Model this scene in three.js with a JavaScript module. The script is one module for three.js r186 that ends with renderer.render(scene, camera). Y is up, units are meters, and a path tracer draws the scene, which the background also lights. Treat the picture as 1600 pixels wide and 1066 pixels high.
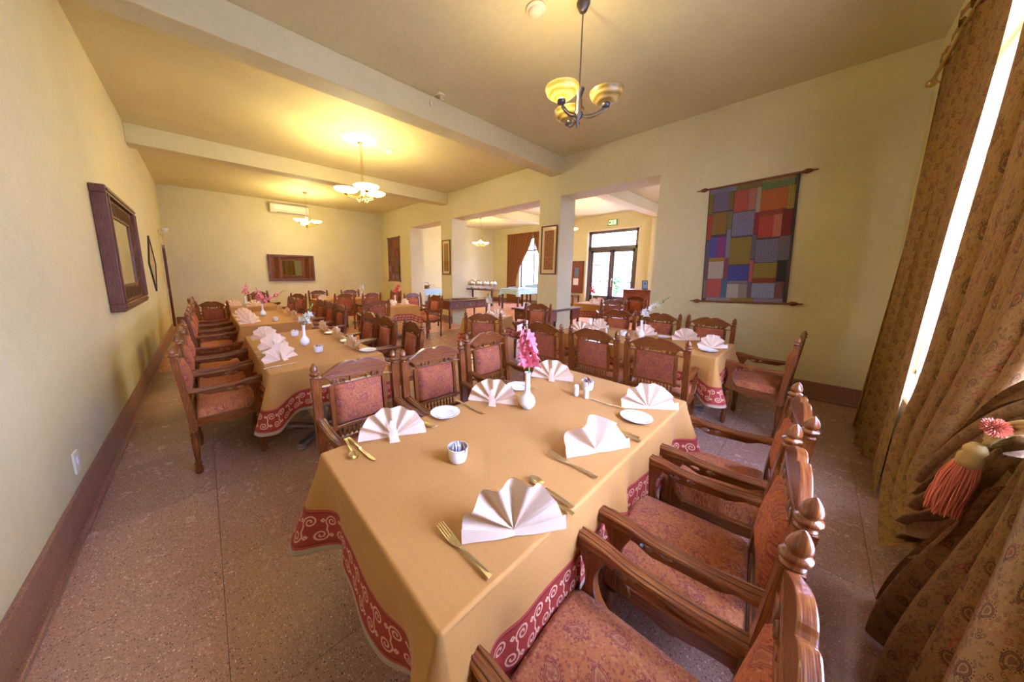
import * as THREE from 'three';
import { RoundedBoxGeometry } from 'three/addons/geometries/RoundedBoxGeometry.js';
import { mergeGeometries, mergeVertices } from 'three/addons/utils/BufferGeometryUtils.js';

// ---------------------------------------------------------------- camera, sky, exposure
const scene = new THREE.Scene();
const camera = new THREE.PerspectiveCamera(2 * Math.atan(533 / 474.94) * 180 / Math.PI, 1600 / 1066, 0.02, 200);
{
  const yaw = 0.7498, p = -0.1523, r = 0.0083;
  const Ry = new THREE.Matrix4().set(Math.cos(yaw), 0, Math.sin(yaw), 0, 0, 1, 0, 0, -Math.sin(yaw), 0, Math.cos(yaw), 0, 0, 0, 0, 1);
  const Rx = new THREE.Matrix4().set(1, 0, 0, 0, 0, Math.cos(p), Math.sin(p), 0, 0, -Math.sin(p), Math.cos(p), 0, 0, 0, 0, 1);
  const Rz = new THREE.Matrix4().set(Math.cos(r), Math.sin(r), 0, 0, -Math.sin(r), Math.cos(r), 0, 0, 0, 0, 1, 0, 0, 0, 0, 1);
  camera.quaternion.setFromRotationMatrix(Rz.multiply(Rx).multiply(Ry).transpose());
  camera.position.set(0, 1.5, 0);
  camera.setViewOffset(1600, 1066, 800 - 762.27, 533 - 499.71, 1600, 1066);
}
scene.background = new THREE.Color().setRGB(0.58, 0.70, 1.34);   // bright hazy daylight sky, seen through windows and doors
scene.backgroundIntensity = 40;
scene.environmentIntensity = 40;
const renderer = new THREE.WebGLRenderer();
renderer.toneMapping = THREE.LinearToneMapping;
renderer.toneMappingExposure = 1.16;
renderer.shadowMap.enabled = true;
const LAMP = new THREE.Color().setRGB(1, 0.85, 0.45);
const LAMP_CD = 2.5;

// ---------------------------------------------------------------- helpers
let seed = 7;
const rnd = () => { seed = (seed * 1664525 + 1013904223) % 4294967296; return seed / 4294967296; };
const rr = (a, b) => a + (b - a) * rnd();
const V = (x, y, z) => new THREE.Vector3(x, y, z);
const taken = new Map();
function numbered(name) { const n = taken.get(name) ?? 0; taken.set(name, n + 1); return n ? name + '_' + String(n).padStart(3, '0') : name; }
function tag(o, label, category, group, kind) {
  if (label) o.userData.label = label;
  if (category) o.userData.category = category;
  if (group) o.userData.group = group;
  if (kind) o.userData.kind = kind;
  return o;
}
function thing(name, label, category, pos = [0, 0, 0], turn = 0, group) {
  const o = new THREE.Group(); o.name = numbered(name); scene.add(o); o.position.set(...pos); o.rotation.y = turn;
  return tag(o, label, category, group);
}
function part(name, geo, mat, parent) {
  const m = new THREE.Mesh(Array.isArray(geo) ? join(geo) : geo, mat);
  m.name = name; m.castShadow = m.receiveShadow = true;
  (parent || scene).add(m); return m;
}
function struct(name, geo, mat) { const m = part(numbered(name), geo, mat); m.userData.kind = 'structure'; return m; }
function structGroup(name) { const g = new THREE.Group(); g.name = numbered(name); g.userData.kind = 'structure'; scene.add(g); return g; }
function copyOf(proto, pos, turn, label, group) {
  const c = proto.clone(); c.name = numbered(proto.name.replace(/_\d{3}$/, '')); scene.add(c);
  c.position.set(...pos); c.rotation.set(0, turn, 0);
  if (label) c.userData.label = label;
  if (group) c.userData.group = group;
  return c;
}
function join(list) {
  return mergeGeometries(list.map((g) => {
    const n = g.index ? g.toNonIndexed() : g.clone();
    for (const k of Object.keys(n.attributes)) if (!['position', 'normal', 'uv'].includes(k)) n.deleteAttribute(k);
    if (!n.attributes.normal) n.computeVertexNormals();
    if (!n.attributes.uv) n.setAttribute('uv', new THREE.BufferAttribute(new Float32Array(n.attributes.position.count * 2), 2));
    return n;
  }));
}
// uv in metres: u runs along the grain axis
function boxUV(geo, axis = 'y', ou = 0, ov = 0) {
  const g = geo.index ? geo.toNonIndexed() : geo;
  if (!g.attributes.normal) g.computeVertexNormals();
  const P = g.attributes.position, uv = new Float32Array(P.count * 2), a = 'xyz'.indexOf(axis), o = [0, 1, 2].filter((i) => i !== a);
  const e1 = V(), e2 = V(), A = V(), B = V(), C = V();
  for (let i = 0; i < P.count; i += 3) {
    A.fromBufferAttribute(P, i); B.fromBufferAttribute(P, i + 1); C.fromBufferAttribute(P, i + 2);
    const n = e1.subVectors(B, A).cross(e2.subVectors(C, A)).toArray().map(Math.abs);
    let pu, pv;
    if (n[a] >= n[o[0]] && n[a] >= n[o[1]]) { pu = o[0]; pv = o[1]; } else { pu = a; pv = n[o[0]] > n[o[1]] ? o[1] : o[0]; }
    [A, B, C].forEach((q, k) => { const t = q.toArray(); uv[(i + k) * 2] = t[pu] + ou; uv[(i + k) * 2 + 1] = t[pv] + ov; });
  }
  g.setAttribute('uv', new THREE.BufferAttribute(uv, 2));
  return g;
}
const box = (w, h, d, x = 0, y = 0, z = 0, r = 0, axis) => {
  let g = r ? new RoundedBoxGeometry(w, h, d, 1, Math.min(r, w / 2.1, h / 2.1, d / 2.1)) : new THREE.BoxGeometry(w, h, d);
  g.translate(x, y, z);
  return boxUV(g, axis || (w >= h && w >= d ? 'x' : h >= d ? 'y' : 'z'));
};
const lathe = (pts, seg = 16) => new THREE.LatheGeometry(pts.map(([r, y]) => new THREE.Vector2(Math.max(r, 0.0001), y)), seg);
const tube = (pts, r, seg = 24, rad = 8, closed = false) => new THREE.TubeGeometry(new THREE.CatmullRomCurve3(pts.map((p) => V(...p)), closed), seg, r, rad, closed);
const shapeOf = (pts) => { const s = new THREE.Shape(); pts.forEach(([x, y], i) => (i ? s.lineTo(x, y) : s.moveTo(x, y))); s.closePath(); return s; };
const holeOf = (pts) => { const s = new THREE.Path(); pts.forEach(([x, y], i) => (i ? s.lineTo(x, y) : s.moveTo(x, y))); s.closePath(); return s; };
const rectPts = (x0, y0, x1, y1) => [[x0, y0], [x1, y0], [x1, y1], [x0, y1]];
const circPts = (cx, cy, r, n = 12, sy = 1) => Array.from({ length: n }, (_, i) => [cx + r * Math.cos(i / n * 2 * Math.PI), cy + r * sy * Math.sin(i / n * 2 * Math.PI)]);
function extr(shape, depth, bevel = 0, seg = 4) {
  return new THREE.ExtrudeGeometry(shape, { depth: depth - 2 * bevel, bevelEnabled: bevel > 0, bevelSize: bevel, bevelThickness: bevel, bevelOffset: -bevel, bevelSegments: 2, curveSegments: seg }).translate(0, 0, bevel);
}
// smooth grid surface: f(u, v) -> [x, y, z], uv from g(u, v) in metres
function sheet(nu, nv, f, uvf) {
  const pos = [], uv = [], idx = [];
  for (let j = 0; j <= nv; j++) for (let i = 0; i <= nu; i++) { pos.push(...f(i / nu, j / nv)); uv.push(...(uvf ? uvf(i / nu, j / nv) : [i / nu, j / nv])); }
  for (let j = 0; j < nv; j++) for (let i = 0; i < nu; i++) { const a = j * (nu + 1) + i, b = a + 1, c = a + nu + 1, d = c + 1; idx.push(a, c, b, b, c, d); }
  const g = new THREE.BufferGeometry();
  g.setAttribute('position', new THREE.Float32BufferAttribute(pos, 3)); g.setAttribute('uv', new THREE.Float32BufferAttribute(uv, 2)); g.setIndex(idx); g.computeVertexNormals();
  return g;
}
const sstep = (a, b, x) => { const t = Math.min(1, Math.max(0, (x - a) / (b - a))); return t * t * (3 - 2 * t); };

// ---------------------------------------------------------------- textures
function canvasTex(w, h, size, draw, srgb = true) {
  const c = document.createElement('canvas'); c.width = w; c.height = h; draw(c.getContext('2d'), w, h);
  const t = new THREE.CanvasTexture(c); t.wrapS = t.wrapT = THREE.RepeatWrapping; if (srgb) t.colorSpace = THREE.SRGBColorSpace;
  t.repeat.set(1 / size[0], 1 / size[1]); return t;
}
// tileable value noise
function noiseGrid(n) { const a = new Float32Array(n * n); for (let i = 0; i < n * n; i++) a[i] = rnd(); return (x, y) => { const xi = Math.floor(x), yi = Math.floor(y), fx = x - xi, fy = y - yi, sx = fx * fx * (3 - 2 * fx), sy = fy * fy * (3 - 2 * fy), m = (i, j) => a[(((j % n) + n) % n) * n + (((i % n) + n) % n)]; return (m(xi, yi) * (1 - sx) + m(xi + 1, yi) * sx) * (1 - sy) + (m(xi, yi + 1) * (1 - sx) + m(xi + 1, yi + 1) * sx) * sy; }; }
function dataTex(w, h, size, f, srgb = true) {
  const d = new Uint8Array(w * h * 4);
  for (let y = 0; y < h; y++) for (let x = 0; x < w; x++) { const c = f(x / w, y / h); const o = (y * w + x) * 4; for (let k = 0; k < 3; k++) d[o + k] = Math.max(0, Math.min(255, Array.isArray(c) ? c[k] : c)); d[o + 3] = 255; }
  const t = new THREE.DataTexture(d, w, h); t.wrapS = t.wrapT = THREE.RepeatWrapping; t.magFilter = THREE.LinearFilter; t.minFilter = THREE.LinearMipmapLinearFilter; t.generateMipmaps = true; t.needsUpdate = true;
  if (srgb) t.colorSpace = THREE.SRGBColorSpace; t.repeat.set(1 / size[0], 1 / size[1]); return t;
}
const n4 = noiseGrid(4), n8 = noiseGrid(8), n16 = noiseGrid(16), n64 = noiseGrid(64), n128 = noiseGrid(128), n256 = noiseGrid(256);
const T = {};
T.wood = dataTex(512, 512, [0.6, 0.3], (u, v) => {
  const w = n4(u * 4, v * 4) * 0.9, ring = 0.5 + 0.5 * Math.sin((v * 16 + w * 3) * 2 * Math.PI), fine = n256(u * 16, v * 256), fine2 = n128(u * 8, v * 128);
  const k = 0.60 + 0.07 * ring + 0.26 * fine + 0.2 * fine2 - 0.1 + 0.12 * n8(u * 8, v * 8);
  return [236 * k, 214 * k * k + 14, 196 * k * k];
});
T.woodBump = dataTex(256, 256, [0.6, 0.3], (u, v) => 255 * (0.6 * n256(u * 16, v * 256) + 0.4 * n128(u * 8, v * 128)), false);
T.carve = dataTex(512, 512, [0.36, 0.36], (u, v) => {   // cut scrolls and leaves, relief only
  let s = 0; const c = (x, y, r, k) => { let dx = ((u - x + 1.5) % 1) - 0.5, dy = ((v - y + 1.5) % 1) - 0.5; const d = Math.hypot(dx, dy), a = Math.atan2(dy, dx); if (d < r) s = Math.max(s, 0.5 + 0.5 * Math.sin(d / r * 14 + k * a)); };
  c(0.25, 0.25, 0.24, 2); c(0.75, 0.25, 0.24, -3); c(0.25, 0.75, 0.24, -2); c(0.75, 0.75, 0.24, 3); c(0.5, 0.5, 0.16, 6); c(0, 0, 0.16, 5); c(0.5, 0, 0.15, 4); c(0, 0.5, 0.15, 4);
  return 255 * (0.85 * s + 0.15 * n64(u * 64, v * 64));
}, false);
T.terrazzo = canvasTex(2048, 2048, [1.55, 1.55], (g, w, h) => {
  g.fillStyle = '#b48c78'; g.fillRect(0, 0, w, h);
  const cols = ['#5a3e3a', '#7a544a', '#54403f', '#c49a84', '#d8b09a', '#ecd2c0', '#946858', '#c89c8a', '#6a4e48', '#f6e6da'];
  for (let i = 0; i < 52000; i++) {
    const x = rnd() * w, y = rnd() * h, r = 1.2 + 3.6 * rnd() * rnd(), n = 5; g.fillStyle = cols[Math.floor(rnd() * cols.length)];
    g.beginPath(); for (let k = 0; k < n; k++) { const a = k / n * 6.283 + rnd() * 0.7, q = r * (0.7 + 0.6 * rnd()); g.lineTo(x + q * Math.cos(a), y + q * Math.sin(a)); } g.fill();
  }
});
T.terrRough = dataTex(512, 512, [1.1, 1.1], (u, v) => 255 * (0.12 + 0.1 * n16(u * 16, v * 16) + 0.10 * n64(u * 64, v * 64)), false);
T.plaster = dataTex(512, 512, [2.6, 2.6], (u, v) => { const k = 0.955 + 0.03 * n8(u * 8, v * 8) + 0.02 * n64(u * 64, v * 64); return [255 * k, 255 * k, 254 * k]; });
T.plasterBump = dataTex(512, 512, [1.3, 1.3], (u, v) => 255 * (0.5 * n128(u * 128, v * 128) + 0.5 * n16(u * 16, v * 16)), false);
function paisley(g, x, y, s, rot, out, inn, line) {
  g.save(); g.translate(x, y); g.rotate(rot); g.scale(s, s); g.lineWidth = 0.05; g.lineJoin = 'round';
  const drop = (k) => { g.beginPath(); g.moveTo(0.15 * k, -1.25 * k); g.bezierCurveTo(-0.5 * k, -1.15 * k, -0.9 * k, -0.1 * k, -0.62 * k, 0.42 * k); g.bezierCurveTo(-0.35 * k, 0.9 * k, 0.5 * k, 0.85 * k, 0.66 * k, 0.25 * k); g.bezierCurveTo(0.85 * k, -0.45 * k, -0.05 * k, -0.55 * k, 0.15 * k, -1.25 * k); };
  drop(1); g.fillStyle = out; g.fill(); g.strokeStyle = line; g.stroke(); drop(0.72); g.fillStyle = inn; g.fill(); g.stroke(); drop(0.42); g.fillStyle = out; g.fill();
  for (let i = 0; i < 16; i++) { const a = i / 16 * 6.283; g.beginPath(); g.arc(0.86 * Math.cos(a), 0.1 + 0.86 * Math.sin(a), 0.07, 0, 7); g.fillStyle = line; g.fill(); }
  g.restore();
}
function sprig(g, x, y, s, rot, col) { g.save(); g.translate(x, y); g.rotate(rot); g.scale(s, s); g.strokeStyle = col; g.fillStyle = col; g.lineWidth = 0.12; g.beginPath(); g.moveTo(0, 1); g.bezierCurveTo(0.6, 0.4, -0.6, -0.2, 0, -1); g.stroke(); for (let i = -2; i <= 2; i++) { g.beginPath(); g.ellipse(0.3 * (i % 2 ? 1 : -1), i * 0.38, 0.26, 0.13, i, 0, 7); g.fill(); } g.restore(); }
function curl(g, x, y, s, rot, col, lw = 0.1) { g.save(); g.translate(x, y); g.rotate(rot); g.scale(s, s); g.strokeStyle = col; g.lineWidth = lw; g.beginPath(); for (let i = 0; i <= 40; i++) { const a = i / 40 * 9, r = 1 - i / 44; g.lineTo(r * Math.cos(a), r * Math.sin(a)); } g.stroke(); g.restore(); }
const wrapped = (w, h, x, y, r, f) => { for (const dx of [-w, 0, w]) for (const dy of [-h, 0, h]) if (x + dx > -r && x + dx < w + r && y + dy > -r && y + dy < h + r) f(x + dx, y + dy); };
T.upholstery = canvasTex(1024, 1024, [0.40, 0.40], (g, w, h) => {
  g.fillStyle = '#c07440'; g.fillRect(0, 0, w, h);
  for (let i = 0; i < 900; i++) { const x = rnd() * w, y = rnd() * h, s = rr(6, 15), r = rnd() * 7, c = ['#a2543f', '#cf9260', '#94453a'][i % 3]; wrapped(w, h, x, y, 40, (a, b) => (i % 2 ? curl(g, a, b, s, r, c, 0.22) : sprig(g, a, b, s, r, c))); }
  for (let i = 0; i < 12; i++) { const x = (i % 3 + 0.5 * (Math.floor(i / 3) % 2) + 0.2) * w / 3, y = (Math.floor(i / 3) + 0.5) * h / 4, r = (i % 2 ? 0.5 : -0.6); wrapped(w, h, x, y, 240, (a, b) => { paisley(g, a, b, 84, r, '#b26a4a', '#c07e52', '#8a3a38'); curl(g, a, b + 12, 26, r * 3, '#8a3a38', 0.12); }); }
  for (let i = 0; i < 1500; i++) { const x = rnd() * w, y = rnd() * h, s = rr(5, 12), r = rnd() * 7, c = ['#84343a', '#d39a68', '#94403c', '#7c3038'][i % 4]; wrapped(w, h, x, y, 30, (a, b) => curl(g, a, b, s, r, c, 0.26)); }
});
T.weave = dataTex(256, 256, [0.05, 0.05], (u, v) => 255 * (0.5 + 0.25 * Math.sin(u * 40 * 6.283) + 0.25 * Math.sin(v * 40 * 6.283)), false);
T.damask = dataTex(256, 256, [0.06, 0.06], (u, v) => {
  const d = Math.abs(Math.cos(u * 6.283)) + Math.abs(Math.cos(v * 6.283)), k = 0.965 + 0.014 * (d > 1 ? 1 : 0) + 0.025 * n128(u * 128, v * 128);
  return [190 * k, 134 * k, 60 * k];
});
T.border = canvasTex(1024, 512, [0.30, 0.15], (g, w, h) => {
  g.fillStyle = '#a0301f'; g.fillRect(0, 0, w, h);
  g.strokeStyle = '#dcb08c'; g.lineJoin = 'round';
  g.lineCap = 'round'; g.lineWidth = 19;
  for (let k = -1; k < 5; k++) {
    const x = k * 256;
    const sp = (cx, cy, a0, f) => { g.beginPath(); for (let i = 0; i <= 60; i++) { const t = i / 60, a = a0 + f * t * 3.3 * Math.PI, r = 84 * (1 - 0.84 * t); g.lineTo(cx + r * Math.cos(a), cy + r * Math.sin(a)); } g.stroke(); };
    sp(x + 90, 160, Math.PI * 0.25, -1); sp(x + 218, 352, Math.PI * 1.25, -1);
    g.beginPath(); g.moveTo(x + 90 + 59, 160 + 59); g.lineTo(x + 218 - 59, 352 - 59); g.stroke();
    g.save(); g.translate(x + 205, 150); g.rotate(0.785); g.strokeRect(-15, -15, 30, 30); g.restore();
    g.save(); g.translate(x + 100, 362); g.rotate(0.785); g.strokeRect(-15, -15, 30, 30); g.restore();
  }
  g.fillStyle = '#701c18'; g.fillRect(0, 40, w, 14); g.fillRect(0, 458, w, 14);
  g.fillStyle = '#b8503e'; g.fillRect(0, 10, w, 14); g.fillRect(0, 486, w, 14);
  for (let i = 0; i < 900; i++) { g.fillStyle = rnd() < 0.5 ? 'rgba(60,10,16,.35)' : 'rgba(200,110,100,.25)'; g.fillRect(rnd() * w, rnd() * h, 5, 3); }
});
T.curtain = canvasTex(1024, 1024, [0.42, 0.42], (g, w, h) => {
  g.fillStyle = '#a07a3c'; g.fillRect(0, 0, w, h);
  for (let i = 0; i < 900; i++) { const x = rnd() * w, y = rnd() * h, s = rr(8, 20), r = rnd() * 7, c = ['#5c4022', '#7a5628', '#b48a48', '#94522c', '#6c4824'][i % 5]; wrapped(w, h, x, y, 60, (a, b) => (i % 2 ? curl(g, a, b, s, r, c, 0.24) : sprig(g, a, b, s, r, c))); }
  for (let i = 0; i < 18; i++) { const x = (i % 3 + 0.5 * (Math.floor(i / 3) % 2) + 0.25) * w / 3, y = (Math.floor(i / 3) + 0.5) * h / 6, r = i % 2 ? 0.7 : -0.5; wrapped(w, h, x, y, 240, (a, b) => paisley(g, a, b, 58, r, '#7a5228', '#a4783a', '#4a321a')); }
  for (let i = 0; i < 16; i++) { const x = rnd() * w, y = rnd() * h, s = rr(40, 80), r = rnd() * 7; wrapped(w, h, x, y, 200, (a, b) => { curl(g, a, b, s, r, '#a84a30', 0.09); }); }
  for (let i = 0; i < 420; i++) { const x = rnd() * w, y = rnd() * h, s = rr(5, 11), r = rnd() * 7; wrapped(w, h, x, y, 40, (a, b) => curl(g, a, b, s, r, i % 3 ? '#553a20' : '#bc924e', 0.26)); }
});
const stitch = (kind) => canvasTex(256, 256, [0.16, 0.16], (g, w, h) => {
  g.fillStyle = '#efeae0'; g.fillRect(0, 0, w, h); g.strokeStyle = '#6a645e'; g.fillStyle = '#ffffff'; g.lineWidth = 7;
  if (kind === 0) for (let y = 0; y < 4; y++) for (let x = 0; x < 4; x++) { g.save(); g.translate(x * 64 + 32, y * 64 + 32); g.rotate(0.785); g.strokeRect(-18, -18, 36, 36); g.fillRect(-6, -6, 12, 12); g.restore(); }
  if (kind === 1) for (let y = -1; y < 9; y++) { g.beginPath(); for (let x = 0; x <= 16; x++) g.lineTo(x * 16, y * 32 + (x % 2 ? 20 : 0)); g.stroke(); }
  if (kind === 2) { for (let i = 0; i < 8; i++) { g.beginPath(); g.moveTo(0, i * 32 + 8); g.lineTo(w, i * 32 + 8); g.stroke(); } for (let y = 0; y < 8; y++) for (let x = 0; x < 8; x++) { g.beginPath(); g.arc(x * 32 + 16, y * 32 + 24, 6, 0, 7); g.fill(); } }
  if (kind === 3) for (let y = 0; y < 4; y++) for (let x = 0; x < 4; x++) { curl(g, x * 64 + 32, y * 64 + 32, 26, (x + y) * 1.6, '#4a4542', 0.2); curl(g, x * 64 + 32, y * 64 + 32, 14, (x + y) * 1.6, '#fff', 0.3); }
});
T.stitch = [0, 1, 2, 3].map(stitch); T.stitch.forEach((t) => t.repeat.set(10, 10));

// ---------------------------------------------------------------- materials
const std = (o) => { const m = new THREE.MeshPhysicalMaterial({ roughness: 0.6, side: THREE.DoubleSide, ...o }); return m; };
const rgb = (r, g, b) => new THREE.Color().setRGB(r, g, b);
const M = {
  wall: std({ color: rgb(0.70, 0.62, 0.35), map: T.plaster, bumpMap: T.plasterBump, bumpScale: 0.0015, roughness: 0.62 }),
  ceiling: std({ color: rgb(0.74, 0.645, 0.345), map: T.plaster, bumpMap: T.plasterBump, bumpScale: 0.001, roughness: 0.6 }),
  terrazzo: std({ color: rgb(1.7, 1.34, 1.03), map: T.terrazzo, roughnessMap: T.terrRough, roughness: 1, specularIntensity: 1 }),
  terrazzoDark: std({ color: rgb(0.62, 0.5, 0.46), map: T.terrazzo, roughness: 0.3 }),
  grout: std({ color: rgb(0.16, 0.10, 0.085), roughness: 0.8 }),
  wood: std({ color: rgb(0.36, 0.145, 0.038), map: T.wood, bumpMap: T.woodBump, bumpScale: 0.0004, roughness: 0.3, clearcoat: 0.5, clearcoatRoughness: 0.12 }),
  woodDark: std({ color: rgb(0.23, 0.09, 0.035), map: T.wood, bumpMap: T.woodBump, bumpScale: 0.0004, roughness: 0.45 }),
  woodCarved: std({ color: rgb(0.38, 0.17, 0.06), map: T.wood, bumpMap: T.carve, bumpScale: 0.012, roughness: 0.42 }),
  chairCarved: std({ color: rgb(0.30, 0.14, 0.065), map: T.wood, bumpMap: T.carve, bumpScale: 0.006, roughness: 0.36 }),
  redWood: std({ color: rgb(0.34, 0.11, 0.055), map: T.wood, roughness: 0.35 }),
  upholstery: std({ map: T.upholstery, bumpMap: T.weave, bumpScale: 0.0006, roughness: 0.85, sheen: 0.3, sheenColor: rgb(0.9, 0.6, 0.5), sheenRoughness: 0.5 }),
  padCloth: std({ color: rgb(0.86, 0.72, 0.86), map: T.upholstery, bumpMap: T.weave, bumpScale: 0.0006, roughness: 0.85 }),
  backCloth: std({ color: rgb(0.78, 0.62, 0.72), map: T.upholstery, bumpMap: T.weave, bumpScale: 0.0006, roughness: 0.85 }),
  cloth: std({ map: T.damask, bumpMap: T.weave, bumpScale: 0.0004, roughness: 0.72, sheen: 0.2, sheenColor: rgb(1, 0.9, 0.7) }),
  border: std({ map: T.border, bumpMap: T.weave, bumpScale: 0.0004, roughness: 0.75 }),
  hem: std({ color: rgb(0.46, 0.34, 0.22), bumpMap: T.weave, bumpScale: 0.0004, roughness: 0.78 }),
  napkin: std({ color: rgb(0.90, 0.68, 0.47), bumpMap: T.weave, bumpScale: 0.0004, roughness: 0.75, transmission: 0.12 }),
  china: std({ color: rgb(0.84, 0.83, 0.80), roughness: 0.16, clearcoat: 0.5, clearcoatRoughness: 0.08 }),
  brassSteel: std({ color: rgb(0.74, 0.65, 0.46), metalness: 1, roughness: 0.24 }),
  steel: std({ color: rgb(0.62, 0.64, 0.68), metalness: 1, roughness: 0.28 }),
  brass: std({ color: rgb(0.66, 0.46, 0.18), metalness: 1, roughness: 0.3 }),
  darkMetal: std({ color: rgb(0.12, 0.10, 0.10), metalness: 0.8, roughness: 0.4 }),
  curtain: std({ map: T.curtain, bumpMap: T.weave, bumpScale: 0.0006, roughness: 0.85, sheen: 0.25, sheenColor: rgb(0.8, 0.6, 0.5) }),
  sheer: std({ color: rgb(0.9, 0.92, 0.95), roughness: 0.95, transmission: 0.6 }),
  tassel: std({ color: rgb(0.78, 0.26, 0.15), roughness: 0.85 }),
  rope: std({ color: rgb(0.52, 0.38, 0.13), roughness: 0.8 }),
  glass: std({ color: rgb(1, 1, 1), roughness: 0, transmission: 1, thickness: 0, ior: 1.45 }),
  mirror: std({ color: rgb(0.82, 0.84, 0.82), metalness: 1, roughness: 0.03 }),
  white: std({ color: rgb(0.78, 0.76, 0.70), roughness: 0.45 }),
  cream: std({ color: rgb(0.78, 0.70, 0.52), roughness: 0.5 }),
  black: std({ color: rgb(0.03, 0.03, 0.035), roughness: 0.4 }),
  blueFrame: std({ color: rgb(0.10, 0.07, 0.07), roughness: 0.35 }),
  petalPink: std({ color: rgb(0.90, 0.30, 0.36), roughness: 0.7, transmission: 0.25 }),
  petalWhite: std({ color: rgb(0.88, 0.88, 0.80), roughness: 0.7, transmission: 0.25 }),
  petalRed: std({ color: rgb(0.80, 0.12, 0.12), roughness: 0.7, transmission: 0.2 }),
  stem: std({ color: rgb(0.16, 0.32, 0.07), roughness: 0.6 }),
  paper: std({ color: rgb(0.80, 0.80, 0.86), roughness: 0.6 }),
  blueCloth: std({ color: rgb(0.42, 0.62, 0.74), roughness: 0.75 }),
  plaza: std({ color: rgb(0.5, 0.47, 0.42), roughness: 0.9 }),
  outWall: std({ color: rgb(0.72, 0.62, 0.58), map: T.plaster, roughness: 0.85 }),
  leaf: std({ color: rgb(0.13, 0.36, 0.10), roughness: 0.7, transmission: 0.3 }),
};
// ---------------------------------------------------------------- the room shell
const XL = -0.67, XR = 5.37, XR2 = 5.90, XF = 11.59, ZB = -12.06, ZF = 0.554, HC = 3.742;
function wallX(name, x0, t, zFrom, zTo, holes, mat = M.wall) {   // wall across x, from zFrom (near) to zTo (far)
  const s = shapeOf(rectPts(-zFrom, 0, -zTo, HC)); holes.forEach((h) => s.holes.push(holeOf(rectPts(-h[0], h[2], -h[1], h[3]))));
  return struct(name, boxUV(extr(s, t).rotateY(Math.PI / 2).translate(x0, 0, 0), 'y'), mat);
}
function wallZ(name, z0, t, x0, x1, holes, mat = M.wall) {
  const s = shapeOf(rectPts(x0, 0, x1, HC)); holes.forEach((h) => s.holes.push(holeOf(rectPts(h[0], h[2], h[1], h[3]))));
  return struct(name, boxUV(extr(s, t).translate(0, 0, z0), 'y'), mat);
}
wallX('wall_left', XL - 0.3, 0.3, ZF + 0.3, ZB - 0.3, [[-10.72, -11.72, 0.0005, 2.12]]);
wallX('wall_right', XR, XR2 - XR, ZF + 0.3, ZB - 0.3, [[-1.847, -3.66, 0.0005, 3.03], [-4.179, -7.318, 0.0005, 3.03], [-7.862, -9.746, 0.0005, 3.03]]);
wallX('wall_far', XF, 0.3, ZF + 0.3, ZB - 0.3, [[-4.55, -6.48, 0.0005, 3.16], [-8.55, -10.15, 0.78, 3.2]]);
wallZ('wall_back', ZB - 0.3, 0.3, XL - 0.3, XF + 0.3, []);
const WIN3 = [8.6, 9.9, 0.63, 2.9];   // lights the jambs and soffits of the openings from the right
const WIN = [0.9, 4.56, 0.63, 3.05];
wallZ('wall_front', ZF, 0.3, XL - 0.3, XF + 0.3, [WIN, WIN3]);
struct('ceiling', box(XF - XL + 0.9, 0.25, ZF - ZB + 0.9, (XF + XL) / 2, HC + 0.125, (ZF + ZB) / 2), M.ceiling);
struct('trim_1', box(XR - XL, HC - 3.433, 0.28, (XR + XL) / 2, (HC + 3.433) / 2, -3.782, 0.012), M.wall);
struct('trim_2', box(XR - XL, HC - 3.447, 0.31, (XR + XL) / 2, (HC + 3.447) / 2, -7.645, 0.012), M.wall);
struct('trim_3', box(XF - XR2, HC - 3.43, 0.34, (XF + XR2) / 2, (HC + 3.43) / 2, -3.93, 0.012), M.wall);
struct('trim_4', box(XF - XR2, HC - 3.43, 0.28, (XF + XR2) / 2, (HC + 3.43) / 2, -7.83, 0.012), M.wall);
struct('trim_5', box(0.12, 3.43, 0.34, XF - 0.06, 1.715, -3.93, 0.01), M.wall);
struct('trim_6', box(0.12, 3.43, 0.28, XF - 0.06, 1.715, -7.83, 0.01), M.wall);
// skirting of dark terrazzo with a rounded foot
const skirtX = (x, sgn, z0, z1) => [box(0.022, 0.215, z0 - z1, x + sgn * 0.011, 0.1075, (z0 + z1) / 2, 0.005), box(0.05, 0.03, z0 - z1, x + sgn * 0.025, 0.015, (z0 + z1) / 2, 0.012)];
const skirtZ = (z, sgn, x0, x1) => [box(x1 - x0, 0.215, 0.022, (x0 + x1) / 2, 0.1075, z + sgn * 0.011, 0.005), box(x1 - x0, 0.03, 0.05, (x0 + x1) / 2, 0.015, z + sgn * 0.025, 0.012)];
struct('baseboard_left', [...skirtX(XL, 1, ZF, -10.6), ...skirtX(XL, 1, -11.84, ZB)].reduce((a, g) => (a.push(g), a), []), M.terrazzoDark);
struct('baseboard_back', skirtZ(ZB, 1, XL, XR), M.terrazzoDark);
struct('baseboard_right', [...skirtX(XR, -1, ZF, -1.847), ...skirtX(XR, -1, -3.66, -4.179), ...skirtX(XR, -1, -7.318, -7.862), ...skirtX(XR, -1, -9.746, ZB)], M.terrazzoDark);
struct('baseboard_front', skirtZ(ZF, -1, XL, XR), M.terrazzoDark);
struct('baseboard_far', [...skirtX(XF, -1, -0.2, -4.45), ...skirtX(XF, -1, -6.58, ZB), ...skirtZ(ZB, 1, XR2, XF)], M.terrazzoDark);
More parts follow.
